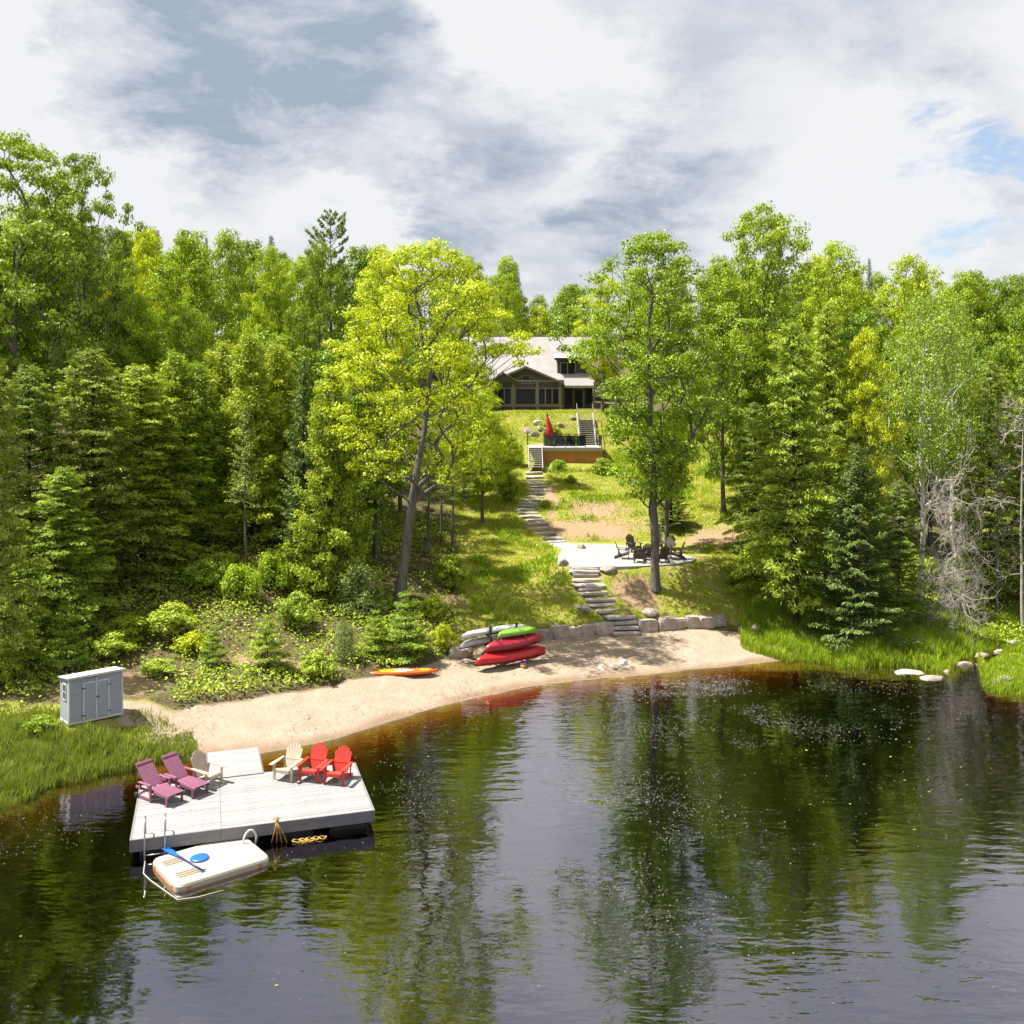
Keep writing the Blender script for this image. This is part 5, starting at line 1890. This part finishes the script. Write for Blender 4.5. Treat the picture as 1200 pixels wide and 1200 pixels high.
def build_boats():
    c = ground(590, 780)
    z0 = c.z
    yaw = math.radians(33)
    r = empty('canoe_rack', (c.x, c.y + .55, z0), yaw)
    tag(r, 'dark wooden post rack holding the canoes and kayaks', 'boat rack')
    for sx in (-.72, .72):
        box('post', (.09, .09, 1.85), (sx, 0, .86), M['bark_dark'], r)
        for zz in (.34, .88, 1.32):
            box('arm', (.07, 1.5, .08), (sx, 0, zz), M['bark_dark'], r)
        bar('brace', (sx, -.45, .42), (sx, -.03, .05), .05, .05, M['bark_dark'], r)
    cs, sn = math.cos(yaw), math.sin(yaw)

    def spot(dx, dy, dz):
        return (c.x + dx * cs - dy * sn, c.y + .55 + dx * sn + dy * cs, z0 + dz)
    up = math.pi
    boat('canoe', spot(.05, -.60, .42), yaw + .02, up + .40, 4.0, .74, .30, M['canoe_red'], 'bright red canoe upside down on the lowest arms of the rack', group='boats on the rack')
    boat('canoe', spot(.25, -.50, .96), yaw + .03, up + .40, 3.3, .68, .28, M['canoe_maroon'], 'dark red canoe upside down on the middle arms of the rack', group='boats on the rack', pitch=-.03)
    boat('kayak', spot(.55, -.36, 1.42), yaw + .02, up + .15, 2.35, .58, .17, M['kayak_green'], 'lime green kayak upside down on top of the rack', closed=True, group='boats on the rack')
    boat('kayak', spot(-.25, .42, 1.44), yaw, up, 3.7, .56, .15, M['hull_white'], 'white kayak at the back of the top of the rack', closed=True, group='boats on the rack')
    boat('canoe', spot(-.45, .50, .96), yaw, up, 3.3, .64, .20, M['hull_grey'], 'pale grey canoe at the back of the middle arms of the rack', group='boats on the rack')

    # paddle board on the sand
    g0 = ground(472, 790)
    b = empty('paddle_board', (g0.x, g0.y, g0.z + .10), math.radians(8))
    tag(b, 'orange and white paddle board lying on the sand', 'paddle board')
    ol = []
    n = 22
    for i in range(n):
        t = i / (n - 1) * 2 - 1
        ol.append((t * 1.55, -.40 * max(0, 1 - abs(t + .05) ** 2.8) ** .7))
    for i in range(n - 2, 0, -1):
        t = i / (n - 1) * 2 - 1
        ol.append((t * 1.55, .40 * max(0, 1 - abs(t + .05) ** 2.8) ** .7))
    sc = lambda k: [(x * k, y * (k - .02)) for x, y in ol]
    obj('board', loft([(sc(.96), -.05), (sc(1.0), -.01), (sc(1.0), .05), (sc(.97), .07)], M['orange']), b)
    obj('deck_panel', loft([([(x * .5 - .25, y * .62) for x, y in ol], .071), ([(x * .5 - .25, y * .62) for x, y in ol], .078)], M['white_paint']), b)
    obj('deck_panel', loft([([(x * .30 - .62, y * .56) for x, y in ol], .079), ([(x * .30 - .62, y * .56) for x, y in ol], .085)], M['yellow']), b)
    obj('deck_panel', loft([([(x * .16 + .95, y * .42) for x, y in ol], .071), ([(x * .16 + .95, y * .42) for x, y in ol], .078)], M['yellow']), b)
    box('carry_handle', (.20, .035, .05), (1.34, 0, .10), M['black_metal'], b, (0, -.4, .2), .01)
    # toy bucket
    g0 = ground(613, 784)
    ring = lambda q: [(q * math.cos(t), q * math.sin(t)) for t in np.linspace(0, 2 * math.pi, 17)[:-1]]
    k = empty('toy_bucket', (g0.x, g0.y, g0.z))
    tag(k, 'small yellow sand bucket with purple rim beneath the red canoe', 'bucket')
    obj('pail', loft([(ring(.10), 0), (ring(.145), .24), (ring(.13), .24), (ring(.09), .02)], M['yellow'], True), k)
    obj('rim', loft([(ring(.15), .225), (ring(.16), .24), (ring(.15), .275), (ring(.135), .275), (ring(.135), .245)], M['purple_toy']), k)


build_boats()


# ------------------------------------------------------------------ fire pit and chairs
def build_firepit():
    z = 3.362
    x, y = on(z, 762, 652)
    f = empty('fire_pit', (x, y, z))
    tag(f, 'round stone fire pit in the middle of the dark chairs', 'fire pit')
    for i in range(12):
        a = i / 12 * 2 * math.pi
        obj('ring_stone', rock_mesh(500 + i % 4, .32, .24, .30, M['stone'], 1.0), f, (.55 * math.cos(a), .55 * math.sin(a), .13), (0, 0, a + math.pi / 2))
    ring = lambda q: [(q * math.cos(t), q * math.sin(t)) for t in np.linspace(0, 2 * math.pi, 17)[:-1]]
    obj('ash_bed', loft([(ring(.44), 0), (ring(.42), .06)], M['ash_bed']), f)
    for px, py, fx, fy, lb in ((730, 654.5, 1.0, -.12, 'dark brown chair at the left end of the fire pit, facing right'), (742, 646.5, .45, -.9, 'dark brown chair at the back left of the fire pit'), (749.5, 659, .25, .97, 'dark brown chair with its back to the lake, left of the maple trunk'), (759, 656, .1, 1.0, 'dark brown chair half hidden by the left side of the maple trunk'), (776.5, 659, -.2, .98, 'dark brown chair with its back to the lake, right of the maple trunk'), (783.5, 648, -.55, -.83, 'dark brown chair at the back right of the fire pit, lit by sun'), (793, 655, -1.0, .05, 'dark brown chair at the right end of the fire pit, facing left'), (770, 644.5, -.15, -1, 'dark brown chair behind the maple trunk at the back of the fire pit')):
        x, y = on(z, px, py)
        adirondack(x, y, z, (fx, fy), 'brown_chair', lb, 'dark chairs round the fire pit', 1.05)


build_firepit()


# ------------------------------------------------------------------ deck, wooden stairs, umbrella
def wooden_stairs(label, x, w, p0, p1, n, rail):
    """p0 bottom (y, z), p1 top (y, z)"""
    r = empty('wooden_stairs', (x, p0[0], p0[1]))
    tag(r, label, 'stairs')
    dy, dz = p1[0] - p0[0], p1[1] - p0[1]
    for i in range(n):
        t = (i + 1) / n
        box('tread', (w - .08, .26, .05), (0, dy * (t - .5 / n), dz * t - .03), M['tread'], r)
    for sx in (-1, 1):
        bar('stringer', (sx * w / 2, -.1, -.02), (sx * w / 2, dy, dz), .05, .26, M['deck_white'], r)
        if rail:
            bar('handrail', (sx * w / 2, 0, .92), (sx * w / 2, dy, dz + .92), .05, .05, M['metal'], r)
            for t in (.02, .5, .98):
                box('baluster', (.045, .045, .92), (sx * w / 2, dy * t, dz * t + .46), M['metal'], r)
    return r


def build_deck():
    z = 8.62
    x0, x1, y0, y1 = 2.62, 7.55, 82.2, 86.6
    r = empty('wooden_deck', (x0, y0, z))
    tag(r, 'raised wooden deck with orange-brown board skirt below the house', 'deck')
    W, D = x1 - x0, y1 - y0
    # extends left over the stair head
    xl = -1.3
    n = 30
    for i in range(n):
        box('deck_board', (W - xl, D / n - .006, .035), ((W + xl) / 2, (i + .5) * D / n, -.018), M['deck_white'], r)
    box('fascia', (W - xl + .04, .05, .30), ((W + xl) / 2, -.03, -.16), M['deck_white'], r)
    box('fascia', (.05, D, .30), (W + .02, D / 2, -.16), M['deck_white'], r)
    m = 38
    for i in range(m):
        h = 1.62 + random.uniform(-.01, .02)
        box('skirt_board', (W / m - .008, .03, h), ((i + .5) * W / m, .05 + random.uniform(-.003, .003), -.31 - h / 2), M['deck_wood'], r)
    for x in (xl + .1, 0.06, W / 2, W - .1):
        for y in (.3, D - .3):
            box('support_post', (.14, .14, 1.9), (x, y, -1.1), M['deck_wood'], r)
    # glass railing
    g = empty('glass_railing', (x0, y0, z))
    tag(g, 'tinted glass railing with dark posts along the deck front', 'railing')
    xs = [.05, .95, 1.85, 2.75, 3.55]
    for i, x in enumerate(xs):
        box('post', (.05, .05, 1.08), (x, .04, .54), M['black_metal'], g)
    for a, b in zip(xs[:-1], xs[1:]):
        box('glass_panel', (b - a - .08, .012, .90), ((a + b) / 2, .04, .54), M['rail_glass'], g)
    box('top_rail', (xs[-1] - xs[0] + .05, .05, .04), ((xs[0] + xs[-1]) / 2, .04, 1.10), M['black_metal'], g)
    for y in (.04, D * .5, D - .1):
        box('post', (.05, .05, 1.08), (W - .05, y, .54), M['black_metal'], g)
    for a, b in ((.04, D * .5), (D * .5, D - .1)):
        box('glass_panel', (.012, b - a - .08, .90), (W - .05, (a + b) / 2, .54), M['rail_glass'], g)
    for y in (.04, D - .2):
        box('post', (.05, .05, 1.08), (xl + .02, y, .54), M['black_metal'], g)
    # stairs
    wooden_stairs('lower white-edged wooden stairs left of the deck skirt', (627.5 - HX) / F * 81, 1.12, (79.6, 7.02), (82.15, z), 10, False)
    wooden_stairs('upper white-edged wooden stairs from the deck to the house', (687 - HX) / F * 88, 1.45, (86.4, z), (90.2, 11.35), 15, True)
    # closed umbrella
    ux = (647 - HX) / F * 84.3
    u = empty('patio_umbrella', (ux, 84.3, z))
    u.rotation_euler = (0, math.radians(-9), 0)
    tag(u, 'closed red patio umbrella standing on the deck', 'umbrella')
    tube('pole', [(0, 0, 0), (0, 0, 2.75)], .03, M['black_metal'], u)
    tube('base', [(0, 0, 0), (0, 0, .12)], [.3, .26], M['black_metal'], u, 16)
    k = 16
    secs = []
    for z_, q in ((.95, .30), (1.0, .33), (1.5, .24), (2.1, .15), (2.5, .08), (2.6, .03)):
        secs.append(([(q * (1 + .22 * (i % 2)) * math.cos(2 * math.pi * i / k), q * (1 + .22 * (i % 2)) * math.sin(2 * math.pi * i / k)) for i in range(k)], z_))
    obj('canopy', loft(secs, M['umbrella_red'], True), u)
    tube('finial', [(0, 0, 2.58), (0, 0, 2.85)], [.07, .05], M['black_metal'], u)
    # two dark lounge chairs behind the glass
    for px, lb in ((655, 'dark chair on the deck beside the umbrella'), (668, 'dark chair on the deck near the upper stairs')):
        x = (px - HX) / F * 84.5
        adirondack(x, 84.5, z, (.2, -1), 'brown_chair', lb, 'dark chairs on the deck', .95)


build_deck()


# ------------------------------------------------------------------ house
def gable_wall(name, outline, t, loc, mat, parent):
    return obj(name, prism_mesh(outline, t, mat), parent, loc)


def slab(name, a, b, c, d, th, mat, parent):
    """roof plane through four corners, thickened downward"""
    P4 = [Vector(p) for p in (a, b, c, d)]
    nrm = (P4[1] - P4[0]).cross(P4[3] - P4[0]).normalized()
    if nrm.z < 0:
        nrm = -nrm
    V = [tuple(p) for p in P4] + [tuple(p - nrm * th) for p in P4]
    me = bpy.data.meshes.new('slab')
    me.from_pydata(V, [], [(0, 1, 2, 3), (7, 6, 5, 4), (0, 4, 5, 1), (1, 5, 6, 2), (2, 6, 7, 3), (3, 7, 4, 0)])
    me.materials.append(mat)
    me.update()
    import bmesh
    bm = bmesh.new(); bm.from_mesh(me)
    bmesh.ops.recalc_face_normals(bm, faces=bm.faces[:])
    bm.to_mesh(me); bm.free()
    return obj(name, me, parent)


def window(parent, x0, x1, z0, z1, y, divs=(), arch=False, glass='window_glass', frame='trim', fw=.09):
    w = empty('window', ((x0 + x1) / 2, y, (z0 + z1) / 2), 0, parent)
    W, Hh = x1 - x0, z1 - z0
    if arch:
        ol = [(-W / 2, -Hh / 2)] + [(W / 2 * math.cos(a), -Hh / 2 + Hh * math.sin(a)) for a in np.linspace(0, math.pi, 13)]
        ol = [(W / 2 * math.cos(a), -Hh / 2 + Hh * math.sin(a)) for a in np.linspace(0, math.pi, 13)]
        obj('pane', prism_mesh(ol[::-1], .03, M[glass]), w)
        pts = [(x, -.03, z) for x, z in ol]
        tube('frame', pts, .045, M[frame], w, 6)
        box('frame', (W, .06, .08), (0, -.02, -Hh / 2), M[frame], w)
        box('mullion', (.05, .05, Hh), (-W * .2, -.015, -.02 * Hh), M[frame], w)
        box('mullion', (.05, .05, Hh), (W * .2, -.015, -.02 * Hh), M[frame], w)
        return w
    cuts = [-W / 2] + [d - (x0 + x1) / 2 for d in divs] + [W / 2]
    for a, b in zip(cuts[:-1], cuts[1:]):
        box('pane', (b - a - .02, .03, Hh), ((a + b) / 2, 0, 0), M[glass], w)
    for c in cuts:
        box('mullion', (fw, .08, Hh + .06), (c, -.022, 0), M[frame], w)
    for z in (-Hh / 2, Hh / 2):
        box('frame', (W + .16, .09, fw), (0, -.027, z), M[frame], w)
    return w


def build_house():
    z0 = 11.55
    D0 = 95.0
    X = lambda px, D=95.0: (px - HX) / F * D
    Z = lambda py, D=95.0: CH - (py - HY) / F * D - z0
    r = empty('house', (0, 0, z0))
    tag(r, 'brown cottage with a pale shingle roof and arched gable window', 'house')
    S, RF, TR = M['siding'], M['roof'], M['trim']
    # main block, ridge running left to right
    xa, xb = X(540, 97), X(697, 97)
    yf, yr, yb = 97.2, 102.2, 107.2
    ze, zr = 2.95, Z(393.5, 102.2)
    box('main_wall', (xb - xa - .6, yb - yf, ze + .6), ((xa + xb) / 2, (yf + yb) / 2, ze / 2 - .3), S, r)
    for x in (xa + .35, xb - .35):
        gable_wall('gable_end', [(-(yb - yf) / 2, 0), ((yb - yf) / 2, 0), (0, zr - ze - .15)], .2, (x, (yf + yb) / 2, ze), S, r).rotation_euler = (0, 0, math.pi / 2)
    slope = (zr - ze) / (yr - yf)
    ye = yf - .55
    zev = ze - .55 * slope
    slab('roof', (xa, ye, zev), (xb, ye, zev), (xb, yr, zr), (xa, yr, zr), .18, RF, r)
    slab('roof', (xa, yr + .002, zr), (xb, yr + .002, zr), (xb, yb + .5, zev), (xa, yb + .5, zev), .18, RF, r)
    box('fascia_board', (xb - xa, .05, .24), ((xa + xb) / 2, ye - .03, zev - .06), M['fascia_white'], r)
    # courses of shingles read as faint lines: ridge cap only
    box('ridge_cap', (xb - xa, .26, .06), ((xa + xb) / 2, yr, zr + .03), RF, r)
    # sun room with front gable
    sx0, sx1 = X(572), X(661)
    cx = X(616)
    yS = 95.0
    zt = 2.92
    box('sunroom_wall', (sx1 - sx0, 2.6, zt + .7), ((sx0 + sx1) / 2, yS + 1.3, zt / 2 - .35), S, r)
    ap = Z(429)
    hw = 3.35
    gable_wall('front_gable', [(-hw, 0), (hw, 0), (0, ap - zt - .12)], .22, (cx, yS + .10, zt), S, r)
    for s in (-1, 1):
        slab('gable_roof', (cx, yS - .45, ap), (cx + s * (hw + .35), yS - .45, zt - .18), (cx + s * (hw + .35), 101.5, zt - .18), (cx, 101.5, ap), .16, RF, r)
        bar('rake_board', (cx, yS - .47, ap - .10), (cx + s * (hw + .35), yS - .47, zt - .28), .04, .20, M['trim'], r)
    bar('frieze_board', (sx0, yS - .03, zt - .02), (sx1, yS - .03, zt - .02), .05, .22, TR, r)
    window(r, X(605), X(628), Z(449.5), Z(440), yS - .03, arch=True)
    zs0, zs1 = Z(474), Z(455)
    window(r, X(575), X(599), zs0, zs1, yS - .02, (X(583), X(591)))
    window(r, X(604), X(628), zs0, zs1, yS - .02)
    window(r, X(631), X(655), zs0, zs1, yS - .02, (X(639), X(647)))
    for px in (601.5, 629.7, 656.5, 573.5):
        box('corner_post', (.22, .10, 2.75), (X(px), yS - .05, 1.45), TR, r)
    box('sill_band', (sx1 - sx0, .10, .14), ((sx0 + sx1) / 2, yS - .06, zs0 - .16), TR, r)
    # small left gable in front
    gx = X(590, 94.4)
    gable_wall('small_gable', [(-1.15, 0), (1.15, 0), (0, .62)], .2, (gx, 94.5, zt + .06), S, r)
    for s in (-1, 1):
        slab('small_gable_roof', (gx, 94.2, zt + .80), (gx + s * 1.35, 94.2, zt + .02), (gx + s * 1.35, 95.4, zt + .02), (gx, 95.4, zt + .80), .10, M['trim'], r)
    # right part: door and shutters under the eave
    yR = yf - .02
    XR = lambda px: X(px, 97.2)
    ZR = lambda py: Z(py, 97.2)
    dr = empty('door', (XR(678), yR - .03, 0), 0, r)
    box('door_panel', (.92, .06, 2.05), (0, 0, 1.03), M['shutter'], dr)
    box('door_glass', (.66, .03, 1.5), (0, -.03, 1.2), M['window_glass'], dr)
    for s in (-1, 1):
        box('door_jamb', (.10, .12, 2.2), (s * .51, -.02, 1.08), TR, dr)
    box('door_head', (1.12, .12, .10), (0, -.02, 2.2), TR, dr)
    box('door_handle', (.04, .06, .16), (.36, -.05, 1.0), M['metal'], dr)
    window(r, XR(664), XR(671), ZR(473), ZR(452), yR - .02, glass='window_glass', frame='shutter')
    window(r, XR(686), XR(694), ZR(473), ZR(452), yR - .02, glass='window_glass', frame='shutter')
    box('porch_post', (.16, .16, 2.9), (XR(696), yR - .5, 1.4), TR, r)
    # dormer
    dx0, dx1 = X(652, 98), X(692, 98)
    zd0, zd1 = Z(447, 98), Z(420, 98)
    box('dormer_wall', (dx1 - dx0 - .2, 3.2, zd1 - zd0), ((dx0 + dx1) / 2, 99.6, (zd0 + zd1) / 2), S, r)
    slab('dormer_roof', (dx0 - .2, 97.6, zd1 + .02), (dx1 + .1, 97.6, zd1 + .02), (dx1 + .1, 101.6, zd1 + .95), (dx0 - .2, 101.6, zd1 + .95), .14, RF, r)
    box('dormer_fascia', (dx1 - dx0 + .3, .05, .20), ((dx0 + dx1) / 2 - .05, 97.56, zd1 - .06), M['shutter'], r)
    window(r, X(657, 98), X(674, 98), Z(439, 98), Z(425, 98), 97.96, (X(665, 98),), frame='trim')
    # left wing with its own front gable
    lx = X(518, 92)
    yL = 92.6
    apl = Z(407, 92.5)
    hwl = 4.1
    zl = Z(441, 92.5)
    box('wing_wall', (2 * hwl - .6, 8.0, zl + 1.4), (lx, yL + 4.4, zl / 2 - .7), S, r)
    gable_wall('wing_gable', [(-hwl, 0), (hwl, 0), (0, apl - zl - .1)], .2, (lx, yL + .3, zl), S, r)
    for s in (-1, 1):
        slab('wing_roof', (lx, yL - .3, apl), (lx + s * (hwl + .4), yL - .3, zl - .25), (lx + s * (hwl + .4), 101.5, zl - .25), (lx, 101.5, apl), .18, RF, r)
        bar('rake_board', (lx, yL - .32, apl - .12), (lx + s * (hwl + .4), yL - .32, zl - .36), .05, .22, M['fascia_white'], r)
    window(r, lx - 1.3, lx + 1.3, .9, 2.4, yL + .38 - .02, (lx,))
    # low grass bank edge in front of the house: stone footing
    box('footing', (sx1 - sx0 + .1, 2.5, .4), ((sx0 + sx1) / 2, yS + 1.27, -.1), M['stone'], r)


build_house()


# ------------------------------------------------------------------ on the water: foam specks, floating leaves
def build_floating():
    rg = np.random.default_rng(17)

    def f(X, Y):
        p = px_of(X, Y)
        py = HY + CH * F / np.maximum(Y, 1)
        wob = fbm(X * .35, Y * .35, 90) - .5
        sw = np.abs(np.sin((X * .55 + Y * 1.1) * .9 + 7 * wob))
        d = np.exp(-((p - 850) / 130) ** 2 - ((py - 828) / 36) ** 2) * 1.2
        d += .55 * np.exp(-((p - 740) / 90) ** 2 - ((py - 940) / 60) ** 2)
        d += .35 * np.exp(-((p - 740) / 120) ** 2 - ((py - 1040) / 60) ** 2)
        d += .5 * np.exp(-((p - 470) / 50) ** 2 - ((py - 900) / 40) ** 2)
        d += .16 * np.exp(-((p - 60) / 110) ** 2 - ((py - 1030) / 70) ** 2)
        d += .012
        return np.clip(d * (.25 + .9 * sw) * sstep(.3, .7, wob + .5), 0, 1) * (Y < knot(3, X, Y) - .5)
    X, Y = sample(420000, -18, 26, 18, 48, f, 44)
    # keep clear of dock and raft
    c, s = math.cos(.30), math.sin(.30)
    dx, dy = X + 10.37, Y - 26.75
    u, v = dx * c + dy * s, -dx * s + dy * c
    ok = ~((u > -.2) & (u < 6.8) & (v > -.2) & (v < 4.1)) & (((X + 8.1) ** 2 + (Y - 26.05) ** 2) > 2.9)
    X, Y = X[ok], Y[ok]
    n = len(X)
    pos = np.stack([X, Y, np.full(n, .008)], 1)
    ln = rg.uniform(.006, .019, n) * rg.choice([1, 1, 1, 1.6], n)
    # small low pyramids of froth
    a = rg.uniform(0, 6.283, n)
    ring = [np.stack([np.cos(a + k * 2.094), np.sin(a + k * 2.094), np.zeros(n)], 1) * ln[:, None] for k in range(3)]
    V = np.stack([pos + q for q in ring] + [pos + np.array([0, 0, 1.0]) * (ln * .5)[:, None]], 1).reshape(-1, 3)
    i = np.arange(n) * 4
    Tt = np.concatenate([np.stack([i, i + 1, i + 3], 1), np.stack([i + 1, i + 2, i + 3], 1), np.stack([i + 2, i, i + 3], 1)])
    o = obj('foam_specks', mesh_np('foam_specks', V, tris=Tt, mat=M['foam']))
    tag(o, 'white specks of foam drifting on the dark water', 'foam', kind='stuff')
    f2 = lambda X, Y: np.exp(-((px_of(X, Y) - 1080) / 110) ** 2 - ((HY + CH * F / np.maximum(Y, 1) - 930) / 80) ** 2) * .9 + .03
    X, Y = sample(420, -14, 24, 20, 45, lambda X, Y: f2(X, Y) * (Y < knot(3, X, Y) - .6), 46)
    n = len(X)
    ln = rg.uniform(.06, .16, n)
    o = obj('floating_leaves', leaf_mesh('floating_leaves', np.stack([X, Y, np.full(n, .006)], 1), np.array([0, 0, 1.0]) + rg.normal(0, .03, (n, 3)), rg.normal(0, 1, (n, 3)) * np.array([1, 1, 0]), ln, ln * .6, M['pad_leaf'], rg.uniform(0, 1, n), .05))
    tag(o, 'yellowish leaves floating on the dark water at the right', 'leaves', kind='stuff')


build_floating()
